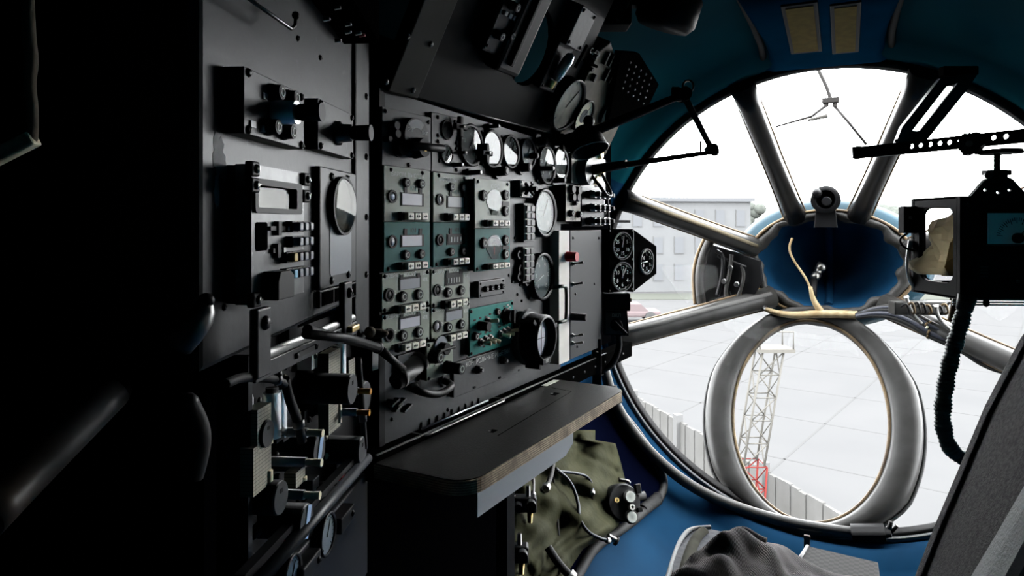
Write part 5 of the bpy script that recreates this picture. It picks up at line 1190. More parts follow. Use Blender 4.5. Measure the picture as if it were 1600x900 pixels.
A, B = t.L(NOSE.hit(1272, 436, -.68)), t.L(NOSE.hit(1287, 410, -.72)); d = B - A
t.part('plug', M_STEEL, MB().lathe(A, d, [(0, 0), (.018, 0), (.021, .008), (.021, .03), (.018, .032), (.018, .05), (.023, .052), (.023, .085), (.023, .085), (0, .085)], 20)); t.part('grip', M_BLACK, MB().tube([A, t.L(NOSE.hit(1271, 452, -.66)), t.L(NOSE.hit(1272, 464, -.64))], [.016, .015, .013], 12))
M_LOOM = mat('cream_tape_loom', (.30, .24, .14), .7, col2=(.20, .14, .07), vscale=20, bump=.4, bscale=70)
P_ = lambda L, z: [NOSE.hit(x, y, z) for x, y in L]
Y0 = P_([(1188, 480), (1212, 489), (1240, 493), (1285, 490), (1340, 492)], -.53)
t = T('cream_wire_loom', 'cream taped wire loom running along the top of the round lower window', 'wiring', ID, Y0[0]); t.part('main_loom', M_LOOM, MB().tube([t.L(p) for p in Y0], [.010, .013, .016, .018, .017], 12, smooth_pts=2))
b_ = P_([(1283, 488), (1270, 468), (1266, 448)], -.54); t.part('branch', M_LOOM, MB().tube([t.L(p) for p in b_], [.017, .012, .008], 10, smooth_pts=1)); b_ = P_([(1266, 450), (1258, 432), (1240, 408), (1232, 388), (1238, 372)], -.57); t.part('thin_lead', M_LOOM, MB().tube([t.L(p) for p in b_], .0055, 8, smooth_pts=2))
b_ = P_([(1140, 470), (1160, 462), (1180, 472), (1196, 482)], -.52); t = T('dark_wire_bend', 'dark bent wire joining the cream loom at the left of the hub', 'cable', ID, b_[0]); t.part('sheath', M_RUBBER, MB().tube([t.L(p) for p in b_], .012, 10, smooth_pts=2)); t.part('ferrule', M_STEEL, MB().cyl(t.L(b_[3]), t.L(b_[3].lerp(b_[2], .35)), .014))
base = [(1338, 493), (1362, 486), (1392, 484), (1420, 493), (1448, 512), (1476, 524), (1502, 536), (1530, 556), (1560, 568), (1600, 574)]
for i, (dx, dy, m, r_) in enumerate(((0, 0, M_RUBBER, .011), (3, 7, mat('blue_grey_cable', (.05, .055, .075), .45), .010), (-2, -6, MATS['blue_grey_cable'], .008), (2, 13, M_RUBBER, .009), (6, -9, M_STRUT, .007))):
    pts = [NOSE.hit(x + dx * k / 6, y + dy * min(1, k / 3 + .2), -.50 + .03 * k + .012 * (i % 2)) for k, (x, y) in enumerate(base)]
    lab = ['thick black cable, uppermost of the bundle leaving the cream loom', 'blue-grey cable bulging under the black one in the right-hand bundle', 'thin blue-grey cable along the top of the right-hand bundle', 'black cable sagging lowest in the right-hand bundle', 'thin grey cable nearest the strut in the right-hand bundle'][i]
    t = T('bundle_cable', lab, 'cable', ID, pts[0], 'cables of the right bundle'); t.part('sheath', m, MB().tube([t.L(p) for p in pts], r_, 8, smooth_pts=2)); t.part('clip_band', M_CREAM if i == 0 else M_TAN, MB().tube([t.L(pts[4]), t.L(pts[4].lerp(pts[5], .12))], r_ * 1.25, 8))
for pts, lab in (([(1415, 462), (1420, 478), (1426, 492), (1440, 506)], 'grey wire dropping from under the black meter box to the bundle'), ([(1462, 476), (1464, 492), (1474, 506), (1486, 516)], 'pale thick lead curving down beside the corrugated hose')):
    p_ = [NOSE.hit(x, y, -.30) for x, y in pts]; t = T('drop_wire', lab, 'cable', ID, p_[0]); t.part('sheath', mat('pale_cable', (.14, .135, .13), .5), MB().tube([t.L(p) for p in p_], .008, 8, smooth_pts=2)); t.part('ferrule', M_STEEL, MB().cyl(t.L(p_[0]), t.L(p_[0].lerp(p_[1], .2)), .01))
# knobbly wiring knots under the meter box
t = T('terminal_block', 'grimy terminal block with loops of wire behind the hose top', 'terminal block', ID, NOSE.hit(1440, 478, -.34)); t.part('block', M_STRUT, MB().box(-.12, .09, -.02, .03, -.035, .02, .006))
for k in range(9): a_ = k * .9; t.part('wire_loop', [M_BLACK, M_TAN, M_STRUT][k % 3], MB().tube([Vector((-.10 + k * .022, -.03, .0)), Vector((-.095 + k * .022, -.06, .02 + .01 * math.sin(a_))), Vector((-.08 + k * .022, -.055, -.02)), Vector((-.07 + k * .022, -.02, -.03))], .0045, 6, smooth_pts=2))
# black equipment recess between the two left struts
t = T('corner_radio', 'dark equipment recess with pipes between the left window struts and the hub', 'equipment', NOSE, (*NOSE.uv(1140, 430, -.45), -.45))
poly = [t.px(x, y, 0) for x, y in ((1098, 378), (1186, 408), (1190, 440), (1172, 470), (1100, 476), (1090, 430))]
t.part('housing', M_BLACK, MB().prism([tuple(p) for p in poly[::-1]], -.08, -.04, .004)); 
cv = [Vector((*t.px(x, y, 0), 0.0)) for x, y in ((1112, 370), (1098, 400), (1092, 435), (1096, 476))]
t.part('curved_trim', M_STRUT, MB().tube(cv, .022, 10, smooth_pts=2)); t.part('trim_bead', M_TAN, MB().tube([p + Vector((-.03, 0, 0)) for p in cv], .008, 8, smooth_pts=2))
for pts, m, r_ in (([(1118, 392), (1130, 400), (1128, 430), (1120, 462)], M_SATIN, .010), ([(1142, 398), (1140, 425), (1132, 455), (1136, 470)], M_STRUT, .010), ([(1158, 415), (1162, 432), (1156, 455), (1150, 468)], M_STRUT, .008), ([(1120, 400), (1145, 410), (1165, 418)], M_SATIN, .007)):
    t.part('pipe', m, MB().tube([Vector((*t.px(x, y, 0), -.02)) for x, y in pts], r_, 8, smooth_pts=2))
for x, y in ((1130, 440), (1140, 418), (1150, 445)): q = t.px(x, y, 0); t.part('fitting', M_STEEL, MB().cyl((q.x, q.y, -.03), (q.x, q.y, -.005), .013, .011, 10))
# wiper outside the top pane
W_ = lambda x, y: NOSE.hit(x, y, -.42)
t = T('window_wiper', 'small twin-armed wiper outside the top pane', 'wiper', ID, W_(1298, 158)); l = lambda *p: [t.L(W_(x, y)) for x, y in p]
M_WIP = mat('wiper_steel', (.02, .018, .017), .5, spec=.2)
t.part('feed_tube', M_WIP, MB().tube(l((1278, 108), (1288, 128), (1295, 145), (1298, 156)), .008, 8, smooth_pts=1)); t.part('pivot_block', M_WIP, MB().obox(l((1298, 157))[0], EX, ZUP, EY, .034, .012, .015, .003).cyl(l((1291, 158))[0], l((1291, 167))[0], .010).cyl(l((1305, 158))[0], l((1305, 167))[0], .010))
t.part('arm', M_WIP, MB().tube(l((1291, 165), (1268, 182), (1212, 198)), [.006, .006, .004], 8)); t.part('blade', mat('wiper_rubber', (.05, .046, .04), .7), MB().tube(l((1262, 188), (1293, 181)), [.006, .010], 6)); t.part('arm', M_WIP, MB().tube(l((1304, 166), (1325, 190), (1354, 226)), .006, 8))

# ================================================================ SLOTTED BRACKET, PERFORATED RAIL, METER BOX
t = T('slotted_bracket', 'dark teal bracket with one long slot joining the upper right rim and the perforated rail', 'bracket', facing(1450, 170, 2.25))
o = [t.px(x, y) for x, y in ((1400, 224), (1410, 198), (1470, 122), (1530, 112), (1512, 140), (1446, 222))]; h_ = [t.px(x, y) for x, y in ((1426, 204), (1479, 136), (1500, 128), (1438, 205))]
t.part('plate', mat('dark_teal_metal', (.006, .022, .03), .45), MB().holed([tuple(p) for p in o], [[tuple(p) for p in h_]], -.02, .0)); t.part('top_foot', M_MATTE, MB().box(o[2].x + .01, o[3].x, o[3].y - .01, o[3].y + .02, -.03, .0, .004)); 
for p in (o[0], o[5]): screw(t, p.x * .98, p.y + .008, 0, .006)
A, B = P(1340, 239, 2.1), P(1640, 208, 1.72); RF = Frame(A, B - A, ZUP); RL = (B - A).length
RF = Frame(A, (B - A), ZUP - (B - A).normalized() * ZUP.dot((B - A).normalized()))
t = T('perforated_rail', 'long perforated metal rail carrying the black meter box at the right', 'rail', RF, (0, 0, 0))
hs = [circ(RF.uv(x, y).x, .003, .007, 14) for x, y in ((1425, 231), (1439, 229), (1454, 227), (1469, 226), (1484, 224), (1500, 223), (1553, 215), (1572, 213))]
t.part('bar', M_SATIN, MB().holed([(0, -.016), (RL, -.016), (RL, .018), (0, .018)], hs, -.006, .006)); t.part('lower_lip', M_STRUT, MB().box(0, RL, -.018, -.014, -.006, .012)); t.part('end_stop', M_BLACK, MB().box(-.012, .012, -.018, .02, -.012, .012, .003))
for x in (.10, .15, .2): screw(t, x, .004, .006, .006)
c = RF.uv(1523, 226); t = T('clamp_knob', 'black lobed clamp knob on the perforated rail', 'knob', RF, (c.x, c.y, .008))
t.part('knob', M_BLACK, MB().prism([(.03 * (1 + .12 * math.cos(6 * a_)) * math.cos(a_), .03 * (1 + .12 * math.cos(6 * a_)) * math.sin(a_)) for a_ in [2 * PI * i / 48 for i in range(48)]], 0, .028, .004)); t.part('stud', M_STEEL, MB().cyl((0, 0, .028), (0, 0, .034), .008))
BXX, BXY = 1.052, 1.60; ZT, ZB = .066, -.178
t = T('meter_box', 'black meter box hung from the rail with a pale scale window and an open side', 'instrument box', ID, (BXX, BXY, ZB)); HH = ZT - ZB
M_MBX = mat('meter_box_black', (.006, .006, .007), .6, spec=.08)
t.part('front_case', M_MBX, MB().box(.0, .46, .0, .018, 0, HH, .004)); far = MB().holed([(0, 0), (.46, 0), (.46, HH), (0, HH)], [rrect(.03, .44, .03, HH - .025, .02)], -.2, -.185); far.xform(Matrix(((1, 0, 0, 0), (0, 0, -1, 0), (0, 1, 0, 0), (0, 0, 0, 1)))); t.part('far_frame', M_MBX, far)
side = MB().holed(rrect(.016, .19, .0, HH, .003), [rrect(.028, .165, .035, HH - .025, .028, 6)], 0, .010); side.xform(Matrix(((0, 0, 1, 0), (1, 0, 0, 0), (0, 1, 0, 0), (0, 0, 0, 1)))); t.part('side_frame', M_MBX, side)
t.part('inner_strut', mat('dark_teal_metal', (.006, .022, .03)), MB().box(.012, .03, .022, .036, .01, HH - .01, .002)); t.part('top_panel', M_MBX, MB().box(.0, .46, .018, .19, HH - .008, HH, .002)); t.part('bottom_panel', M_MBX, MB().box(.0, .46, .018, .19, 0, .008, .002))
zx = lambda px: (px - 800) / FPX * BXY - BXX; zz = lambda py: (350 - py) / FPX * BXY - ZB
w = t.part('scale_window', M_BLACK, MB().box(zx(1538), zx(1640), -.004, .0, zz(384), zz(330), .002)); t.part('scale_card', mat('scale_card', (.55, .57, .54), .4), MB().box(zx(1541), zx(1638), -.0055, -.004, zz(381), zz(333)), w, 'pale scale card')
mb = MB(); cx, cz = zx(1586), zz(372)
for k in range(25):
    a_ = R(8 + k * 6.8); d = Vector((math.cos(a_), 0, math.sin(a_))); L0, L1 = (.034, .048) if k % 3 == 0 else (.040, .048); mb.obox(Vector((cx, -.006, cz)) + d * (L0 + L1) / 2, d, (0, 1, 0), d.cross((0, 1, 0)), (L1 - L0) / 2, .0004, .0006)
t.part('scale_marks', M_BLACK, mb, w); t.part('hub', M_BLACK, MB().cyl((cx, -.005, cz), (cx, -.014, cz), .012), w); t.part('needle', M_BLACK, MB().tube([(cx, -.007, cz), (cx + .03, -.007, cz + .03)], .0008, 4), w)
for k in range(4): t.part('label_bar', M_PANEL, MB().box(zx(1532), zx(1544), -.001, .0, zz(418 + k * 5), zz(416 + k * 5)))
for x, y in ((1512, 320), (1512, 455), (1590, 440)): t.part('corner_screw', M_SATIN, MB().cyl((zx(x), 0, zz(y)), (zx(x), -.004, zz(y)), .005, .004, 10))
for k, (x, y) in enumerate(((1513, 398), (1530, 395), (1516, 425), (1522, 455))): t.part('control_knob', M_BLACK, MB().cyl((zx(x), 0, zz(y)), (zx(x), -.018, zz(y)), .009, .008, 14))
t.part('back_module', M_MBX, MB().box(-.035, .0, .17, .20, HH - .09, HH - .02, .003)); t.part('module_screw', M_STEEL, MB().cyl((-.02, .17, HH - .05), (-.02, .167, HH - .05), .004, .004, 10))
t.part('wire_loop', M_BLACK, MB().tube([(-.02, .18, HH - .09), (-.045, .18, HH - .105), (-.03, .18, HH - .13), (.0, .18, HH - .135)], .003, 6, smooth_pts=2)); t.part('chrome_strap', M_CHROME, MB().tube([(-.004, .195, HH - .11), (-.012, .197, .08), (-.006, .197, .03), (.006, .19, .01)], .006, 8, smooth_pts=2))
# paper in the open side
t = T('crumpled_paper', 'crumpled cream paper stuffed in the open side of the meter box', 'paper', ID, (BXX + .03, BXY + .12, ZB + .05)); random.seed(5)
rows = []
for j in range(10):
    v = j / 9; row = []
    for i in range(9):
        u = i / 8; f = .02 * math.sin(5 * u + 3 * v) + .016 * math.sin(9 * v - 4 * u + 1) + random.uniform(-.006, .006); row.append(Vector((f + .05 - .07 * u, -.075 + .12 * u + .01 * math.sin(6 * v), .16 * v * (1 - .25 * abs(u - .4)))))
    rows.append(row)
b1 = [p + Vector((.0015, 0, 0)) for r_ in rows for p in r_]
mb = MB().sweep(rows, closed_row=False); mb.sweep([[p + Vector((.0015, 0, 0)) for p in r_] for r_ in rows], closed_row=False)
m = mat('old_paper', (.5, .47, .40), .8, col2=(.40, .35, .26), vscale=6)
nt = m.node_tree; tl_ = nt.nodes.new('ShaderNodeBsdfTranslucent'); ms = nt.nodes.new('ShaderNodeMixShader'); ms.inputs['Fac'].default_value = .45; tl_.inputs['Color'].default_value = (.5, .46, .36, 1)
nt.links.new(nt.nodes['Principled BSDF'].outputs[0], ms.inputs[1]); nt.links.new(tl_.outputs[0], ms.inputs[2]); nt.links.new(ms.outputs[0], nt.nodes['Material Output'].inputs['Surface'])
t.part('sheet', m, mb); t.part('folded_corner', mat('stained_paper', (.26, .17, .05), .8), MB().sweep([[(.012, -.05, .0), (.012, .02, -.004)], [(-.004, -.06, .05), (.004, -.01, .03)], [(.0, -.058, .1), (.004, -.03, .09)]], closed_row=False))
# hanger above the box
c = P(1558, 300, 1.66); t = T('box_hanger', 'black hanger with stem and triangular holed plate above the meter box', 'hanger', facing(1558, 300, 1.68)); k = 1.68 / FPX
hs = [circ(x * k, y * k, 3.6 * k, 12, 2.8 * k) for x, y in ((-20, 3), (18, 3), (0, -1))]
t.part('holed_plate', M_BLACK, MB().holed([(-46 * k, -9 * k), (48 * k, -9 * k), (22 * k, 20 * k), (12 * k, 24 * k), (-12 * k, 24 * k), (-22 * k, 18 * k)], hs, -.006, .006)); t.part('collar', M_BLACK, MB().cyl((0, 14 * k, 0), (0, 34 * k, 0), 14 * k, 14 * k, 16).box(-20 * k, 18 * k, 26 * k, 34 * k, -.012, .012, .002)); t.part('stem', M_SATIN, MB().cyl((0, 34 * k, 0), (0, 62 * k, 0), 4.5 * k)); t.part('swivel_plate', M_BLACK, MB().cyl((6 * k, 60 * k, 0), (6 * k, 66 * k, 0), 30 * k, 28 * k, 28)); t.part('wing_screw', M_SATIN, MB().sphere((-18 * k, 26 * k, .01), 6 * k, 10))
# wire tray and hose under the box
t = T('wire_tray', 'bright thin wires strung beneath the meter box', 'wires', ID, P(1490, 470, 1.62))
for dy, z in ((0, 468), (3, 472), (1, 476)): t.part('wire', M_CHROME, MB().tube([t.L(P(1488, z, 1.62)), t.L(P(1660, z + 1, 1.62))], .0022, 6))
t.part('clip', M_BLACK, MB().sphere(t.L(P(1541, 473, 1.61)), .008, 10, (1, .7, 1.3)));
t = T('amber_lead', 'short amber rubber lead behind the hose top', 'lead', ID, P(1492, 470, 1.68)); t.part('lead', mat('amber_rubber', (.30, .14, .04), .5), MB().tube([t.L(P(1494, 462, 1.68)), t.L(P(1492, 482, 1.68)), t.L(P(1486, 500, 1.70))], [.009, .011, .008], 10, smooth_pts=1)); t.part('band', M_CREAM, MB().cyl(t.L(P(1493.5, 464, 1.68)), t.L(P(1493, 470, 1.68)), .0125))
pts = [P(x, y, 1.55) for x, y in ((1512, 462), (1505, 490), (1497, 520), (1488, 552), (1480, 585), (1475, 618), (1472, 650), (1476, 680), (1484, 700), (1497, 713), (1512, 718), (1530, 716))]
q_ = pts; 
for _ in range(3):
    n_ = [q_[0]]
    for i in range(len(q_) - 1): n_ += [q_[i] * .75 + q_[i + 1] * .25, q_[i] * .25 + q_[i + 1] * .75]
    q_ = n_ + [q_[-1]]
# resample evenly for the ribs
seg = [0]; 
for i in range(len(q_) - 1): seg.append(seg[-1] + (q_[i + 1] - q_[i]).length)
N = 150; res = []; j = 0
for i in range(N):
    s_ = seg[-1] * i / (N - 1)
    while j < len(q_) - 2 and seg[j + 1] < s_: j += 1
    f = (s_ - seg[j]) / max(1e-9, seg[j + 1] - seg[j]); res.append(q_[j].lerp(q_[j + 1], min(1, f)))
t = T('corrugated_hose', 'dark green corrugated oxygen hose hanging from the meter box to the seat', 'hose', ID, res[0]); t.part('ribbed_hose', mat('dark_green_rubber', (.035, .075, .068), .55, bump=.3), MB().tube([t.L(p) for p in res], [(.0165 + .0013 * (1 if i % 3 == 0 else (-1 if i % 3 == 1 else .3)) + .0012 * math.sin(i * .37)) for i in range(N)], 12)); t.part('top_cuff', M_BLACK, MB().tube([t.L(res[0]), t.L(res[12])], [.020, .017], 12))

# ================================================================ SEAT
M_FAB = mat('charcoal_tweed', (.075, .072, .072), .9, col2=(.035, .034, .036), vscale=160, bump=.5, bscale=300, spec=.15)
def tz(px, py, z): return ray(px, py) * (z / ((350 - py) / FPX))
pb = [(1418, 950), (1434, 900), (1462, 828), (1500, 738), (1540, 642), (1572, 580), (1598, 532), (1618, 505), (1650, 478)]
pa = [P(x, y, 1.05 + .06 * k / 8) for k, (x, y) in enumerate(pb)]
t = T('navigator_seat', 'charcoal tweed seat back with grey belts at the right edge', 'seat', ID, pa[0])
prof = [(.10, .02), (.05, .035), (.018, .028), (.002, .008), (-.006, -.02), (-.04, -.10), (-.08, -.20), (-.12, -.30), (-.15, -.375), (-.150, -.405), (-.125, -.42), (-.05, -.41), (.05, -.36)]
rows = [[t.L(p) + Vector((x, y, 0)) for x, y in prof] for p in pa]
t.part('cushion', M_FAB, MB().sweep(rows, smooth=True))
SN = Vector((-.928, .371, 0))
def belt(s0, s1, w0, w1):
    rr = []
    for k, p in enumerate(pa):
        f = k / 8; s_ = s0 + (s1 - s0) * f; w = w0 + (w1 - w0) * f; q = lambda s, l: t.L(p) + Vector((-.4 * s, -s, 0)) + SN * l
        rr.append([q(s_, .0), q(s_ + .004, .010), q(s_ + w / 2, .012), q(s_ + w - .004, .010), q(s_ + w, .0)])
    return MB().sweep(rr)
M_BELT = mat('grey_webbing', (.14, .145, .145), .8, bump=.4, bscale=220, spec=.2)
t.part('belt', M_BELT, belt(.13, .36, .10, .03)); t.part('belt', M_BELT, belt(.275, .40, .075, .01)); t.part('piping', M_FAB, MB().tube([r_[4] + SN * .002 for r_ in rows], .0035, 6))
# cushion with knitted cloth
cz = -.80
poly = [tz(x, y, cz) for x, y in ((1036, 930), (1052, 868), (1066, 836), (1080, 824), (1110, 822), (1160, 832), (1235, 868), (1300, 920), (1320, 990), (1100, 1000))]
t = T('seat_cushion', 'worn blue-grey seat cushion with pale piped edge at the bottom of the window', 'cushion', ID, (poly[3].x, poly[3].y, cz - .14))
pl = [(t.L(p).x, t.L(p).y) for p in poly][::-1]; 
t.part('pad', mat('blue_grey_vinyl', (.12, .135, .175), .55, col2=(.075, .085, .12), vscale=9, bump=.5, bscale=55, spec=.08), MB().prism(pl, 0, .14, .02)); ed = [Vector((x, y, .137)) for x, y in pl[5:10]]; t.part('piping', M_BELT, MB().tube(ed, .006, 8, smooth_pts=2)); t.part('worn_band', mat('worn_vinyl', (.26, .255, .20), .8, spec=.05, var=.4, vscale=25), MB().tube([Vector((x + .028, y - .02, .134)) for x, y in pl[6:10]], .016, 8, smooth_pts=2))
A, B, D = tz(1124, 856, cz), tz(1345, 940, cz), tz(1130, 940, cz)
t = T('knitted_cloth', 'heap of dark grey knitted cloth crumpled on the seat cushion', 'cloth', ID, (A.x, A.y, cz)); Lx = (B - A); Lx.z = 0; Wx = Vector((-Lx.y, Lx.x, 0)).normalized() * -1
NU, NV = 60, 30; rows = []; LL = Lx.length
for i in range(NU + 1):
    u = i / NU; row = []
    for j in range(NV + 1):
        v = j / NV; env = max(0, math.sin(PI * min(1, v * 1.02))) ** .6 * min(1, (u * 8)) ** .5 * (1 - .85 * u)
        h_ = .062 * env * (1 + .28 * math.sin(13 * v + 5 * u + 2 * math.sin(7 * u)) + .18 * math.sin(23 * u - 6 * v) + .12 * math.sin(31 * v - 11 * u))
        wob = .02 * math.sin(9 * u + 2)
        row.append(t.L(A) + Lx * (u * (1 + .05 * math.sin(5 * v))) + Wx * (-.09 + .32 * v + wob) + Vector((0, 0, .002 + h_)))
    rows.append(row)
mb = MB().sweep(rows, closed_row=False, smooth=True); mb.sweep([[Vector((p.x, p.y, .001)) for p in r_] for r_ in rows], closed_row=False)
M_KNIT = mat('charcoal_knit', (.075, .07, .07), .95, col2=(.045, .042, .042), vscale=14, spec=.1)
ntk = M_KNIT.node_tree; wv = ntk.nodes.new('ShaderNodeTexWave'); wv.inputs['Scale'].default_value = 95; wv.inputs['Distortion'].default_value = 3; wv.inputs['Detail'].default_value = 2; tck = ntk.nodes.new('ShaderNodeTexCoord'); bpk = ntk.nodes.new('ShaderNodeBump'); bpk.inputs['Strength'].default_value = .6; bpk.inputs['Distance'].default_value = .004
ntk.links.new(tck.outputs['Object'], wv.inputs['Vector']); ntk.links.new(wv.outputs['Fac'], bpk.inputs['Height']); ntk.links.new(bpk.outputs['Normal'], ntk.nodes['Principled BSDF'].inputs['Normal'])
t.part('knit', M_KNIT, mb); t.part('ribbed_cuff', M_KNIT, MB().tube([r_[3] + Vector((0, 0, .004)) for r_ in rows[2:16]], .009, 8))
# woven metal plate and strap on the sill
pz = [tz(x, y, -.86) for x, y in ((1262, 860), (1372, 886), (1376, 915), (1240, 895))]
t = T('woven_plate', 'small woven metal plate lying behind the knitted cloth', 'plate', ID, (pz[0].x, pz[0].y, -.86)); M_WOV = mat('woven_metal', (.5, .47, .43), .6, 0.0, spec=.1)
ntw = M_WOV.node_tree; ck = ntw.nodes.new('ShaderNodeTexChecker'); ck.inputs['Scale'].default_value = 90; ck.inputs['Color1'].default_value = (.022, .021, .02, 1); ck.inputs['Color2'].default_value = (.004, .004, .004, 1); tcw = ntw.nodes.new('ShaderNodeTexCoord'); mpw = ntw.nodes.new('ShaderNodeMapping'); mpw.inputs['Rotation'].default_value = (0, 0, .5)
ntw.links.new(tcw.outputs['Object'], mpw.inputs['Vector']); ntw.links.new(mpw.outputs['Vector'], ck.inputs['Vector']); ntw.links.new(ck.outputs['Color'], ntw.nodes['Principled BSDF'].inputs['Base Color'])
t.part('weave', M_WOV, MB().prism([(t.L(p).x, t.L(p).y) for p in pz], 0, .012, .002)); t.part('edge_bar', M_SATIN, MB().tube([t.L(pz[3]) + Vector((0, 0, .01)), t.L(pz[0]) + Vector((0, 0, .01))], .006, 6))
c = SH(1261, 850, .02); t = T('sill_strap', 'brown strap bracket on the blue sill below the round window', 'bracket', ID, c); t.part('strap', mat('brown_strap', (.06, .035, .025), .6), MB().obox((0, 0, 0), EX, EY, ZUP, .011, .006, .033, .003)); t.part('hook', M_SATIN, MB().obox((0, -.02, -.028), EX, EY, ZUP, .014, .02, .005, .002))

# ================================================================ RIM PIPE, HATCH AND GEAR UNDER THE TABLE
def SHN(px, py, off):
    p = SH(px, py) - N0; z = -p.dot(EY); x, y = p.dot(EX), p.z; r = math.hypot(x, y); k = (r - off) / r
    return NOSE.pt(x * k, y * k, z)
pts = [SH(x, y, .04) for x, y in ((944, 575), (952, 605), (962, 632), (986, 672), (1030, 722), (1085, 764), (1150, 793), (1230, 817), (1320, 832), (1378, 832))]
t = T('rim_pipe', 'long black pipe following the lower rim of the nose window', 'pipe', ID, pts[0]); t.part('pipe', mat('grey_black_pipe', (.06, .058, .055), .42), MB().tube([t.L(p) for p in pts], .021, 12, smooth_pts=2)); d = (pts[-1] - pts[-2]).normalized(); A = t.L(pts[-1])
t.part('end_cap', M_BLACK, MB().cyl(A - d * .10, A + d * .01, .031, .031).cyl(A, A + d * .03, .022, .016)); t.part('end_fitting', M_STRUT, MB().tube([A + d * .02, A + d * .03 + Vector((0, 0, .04))], .008, 8).tube([A + d * .03, A + d * .05 + Vector((0, 0, .025))], .006, 8)); t.part('sleeve', M_RUBBER, MB().tube([t.L(pts[1]), t.L(pts[2])], .031, 12))
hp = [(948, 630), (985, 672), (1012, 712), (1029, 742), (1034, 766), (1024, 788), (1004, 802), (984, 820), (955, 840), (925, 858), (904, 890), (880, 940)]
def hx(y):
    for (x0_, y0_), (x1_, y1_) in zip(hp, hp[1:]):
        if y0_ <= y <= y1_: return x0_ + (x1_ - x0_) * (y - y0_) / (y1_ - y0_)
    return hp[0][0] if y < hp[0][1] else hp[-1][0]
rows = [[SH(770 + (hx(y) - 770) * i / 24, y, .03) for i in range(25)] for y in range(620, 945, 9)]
st = structure('hatch_recess', MB().sweep(rows, closed_row=False, smooth=True), mat('navy_shadow', (.002, .003, .012), .8, spec=.0))
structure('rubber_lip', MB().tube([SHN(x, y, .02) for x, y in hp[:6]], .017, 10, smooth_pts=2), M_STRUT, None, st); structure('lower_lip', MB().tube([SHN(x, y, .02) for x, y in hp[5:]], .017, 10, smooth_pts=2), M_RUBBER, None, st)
structure('corrugated_end', MB().tube([SH(1030 - k_ * 2.4, 776 + k_ * 2, .03) for k_ in range(12)], [.023 if k_ % 2 else .019 for k_ in range(12)], 12), M_RUBBER, None, st)
t = T('quilted_cloth', 'crumpled olive green quilted insulation hanging under the table', 'insulation', ID, SH(880, 800, .06))
rows = []
for j in range(49):
    f = j / 48; y = 672 + 250 * f; row = []
    xe = min(hx(y) - 14, 955 + 30 * math.sin(f * 2.6) - 130 * max(0, f - .45)) if y > 690 else 930
    for i in range(41):
        g = i / 40; x = 780 + (xe - 780) * g
        r1 = abs(math.sin(7 * g + 4 * f + 1.5 * math.sin(5 * f))); r2 = abs(math.sin(11 * f - 5 * g + 2)); h_ = .040 * r1 ** .6 + .034 * r2 ** .7 + .012 * math.sin(23 * g + 9 * f) + .01 * math.sin(31 * f - 13 * g)
        row.append(t.L(SH(x, y, .065 + max(-.01, 1.35 * h_) * (1 if 0 < i < 40 else .2))))
    rows.append(row)
mb = MB().sweep(rows, closed_row=False, smooth=True)
t.part('quilt', mat('olive_quilt', (.085, .085, .045), .85, col2=(.045, .046, .024), vscale=9, bump=.5, bscale=40, spec=.1), mb)
for x0_, y0_, x1_, y1_ in ((800, 760, 930, 790), (860, 700, 880, 900)): t.part('seam', M_RUBBER, MB().tube([t.L(SH(x0_ + (x1_ - x0_) * s_ / 8, y0_ + (y1_ - y0_) * s_ / 8, .10 + .01 * math.sin(s_))) for s_ in range(9)], .003, 6))
# oxygen regulator
c = SH(972, 785, .16); ax = Vector((.25, -.9, .35)).normalized(); e1 = ax.cross(ZUP).normalized() * -1; e2 = ax.cross(e1) * -1
t = T('oxygen_regulator', 'black round regulator with two pale caps beside the blue floor', 'regulator', ID, c)
rp = lambda x, y, h_=0: e1 * x + e2 * y + ax * h_
t.part('body', M_BLACK, MB().lathe(ax * -.05, ax, [(0, 0), (.05, 0), (.062, .012), (.064, .06), (.058, .075), (.058, .075), (0, .08)], 32)); 
for x, y, r_ in ((.012, .048, .019), (.016, -.018, .019)):
    c_ = t.part('pale_cap', M_PALE, MB().cyl(rp(x, y, .03), rp(x, y, .045), r_, r_ * .95, 24)); t.part('cap_ring', M_STRUT, MB().ring(rp(x, y, .03), rp(x, y, .040), r_, r_ * 1.25, 24), c_)
t.part('port_ring', M_PALE, MB().ring(rp(.016, .016, .03), rp(.016, .016, .05), .005, .010, 16)); t.part('side_lugs', M_STRUT, MB().obox(rp(.052, .028, .02), e1, e2, ax, .010, .008, .012, .002).obox(rp(.058, -.04, .02), e1, e2, ax, .010, .016, .010, .002)); t.part('side_port', M_STRUT, MB().cyl(rp(.06, -.012, .0), rp(.09, -.012, .0), .016)); t.part('bracket', M_STEEL, MB().tube([rp(-.01, -.075, .02), rp(.02, -.07, .03), rp(.03, -.062, .02)], .006, 8, smooth_pts=1)); t.part('brass_screw', M_BRASS, MB().cyl(rp(-.035, -.012, .03), rp(-.035, -.012, .042), .008)); t.part('inlet', M_BLACK, MB().cyl(rp(-.06, .01, -.02), rp(-.11, .02, -.02), .014))
HS = lambda L, z=.175: [SH(x, y, z) for x, y in L]
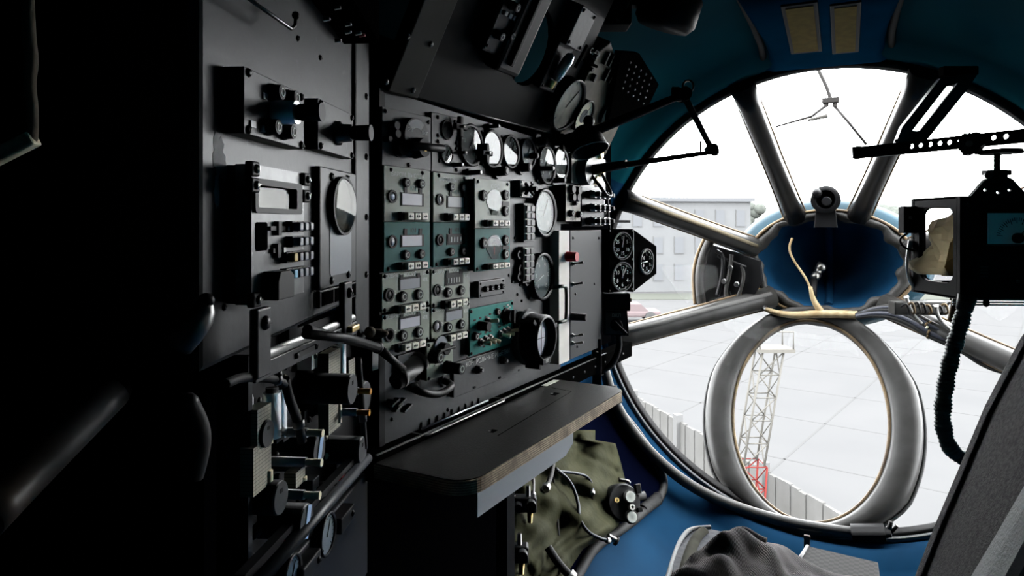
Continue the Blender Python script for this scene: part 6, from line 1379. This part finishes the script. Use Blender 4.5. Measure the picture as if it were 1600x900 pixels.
for L, r_, m, lb in (([(868, 732), (892, 752), (904, 785), (905, 812), (918, 832), (938, 842), (952, 845)], .006, mat('blue_black_hose', (.012, .022, .032), .4), 'thin blue-black hose looping beneath the regulator'), ([(870, 736), (900, 739), (918, 744), (926, 758), (926, 772)], .005, MATS['blue_black_hose'], 'thin dark hose crossing over the quilt to the regulator'),
        ([(866, 700), (864, 725), (860, 748), (852, 764)], .009, M_STRUT, 'grey sleeve pipe behind the table leg'), ([(828, 735), (834, 750), (832, 780)], .006, mat('pale_cable', (.14, .135, .13)), 'pale curved hose between the table underside and the valves'), ([(856, 855), (872, 880), (895, 905)], .012, M_RUBBER, 'dark pipe at the foot of the quilt'), ([(796, 768), (808, 782), (812, 795)], .005, M_CREAM, 'cream twisted leads under the near end of the table'), ([(950, 838), (958, 842), (964, 846)], .010, M_STEEL, 'steel hose fitting low beside the blue floor')):
    p_ = HS(L); t = T('hose', lb, 'hose', ID, p_[0]); t.part('line', m, MB().tube([t.L(p) for p in p_], r_, 8, smooth_pts=2)); t.part('end_nut', M_STEEL if m is not M_STEEL else M_BLACK, MB().cyl(t.L(p_[-1]), t.L(p_[-1].lerp(p_[-2], .3)), r_ * 1.6, None, 8))
for x, y, lb in ((820, 785, 'black valve block with brass tip under the table'), (806, 862, 'dark valve block low beneath the table')):
    c = SH(x, y, .20); t = T('valve_block', lb, 'valve', ID, c); t.part('body', M_SATIN, MB().box(-.035, .035, -.02, .02, -.025, .02, .006).cyl((-.02, -.02, .0), (-.02, -.045, .0), .012).cyl((.018, -.02, .005), (.018, -.04, .005), .014)); t.part('stem', M_STEEL, MB().cyl((.01, 0, .02), (.01, 0, .05), .007, .006, 10)); t.part('tip', M_BRASS, MB().cyl((.015, -.01, -.025), (.015, -.01, -.055), .009, .007, 10))

# ================================================================ SHARED GROUPS OF REPEATS
GROUPS = dict(control_unit='tall olive and teal control units', coordinate_unit='olive coordinate units', peg_knob='black peg knobs on the instrument wall', round_gauge='round gauges', button_block='grey keyboard blocks',
    toggle='toggles in the relay rack', red_tag='red tags in the relay rack', bent_plate='bent plates in the relay rack', wire_loom='dark looms over the relay rack', hinge_bracket='hinge brackets of the lower panel',
    tree='hazy trees outside', hose='hoses under the table', valve_block='valve blocks under the table', apartment_block='pale apartment blocks outside', drop_wire='wires dropping from the meter box')
for o in list(SC.objects):
    n = o.name.split('.')[0]
    if o.parent is None and 'label' in o.keys() and n in GROUPS and 'group' not in o.keys(): o['group'] = GROUPS[n]
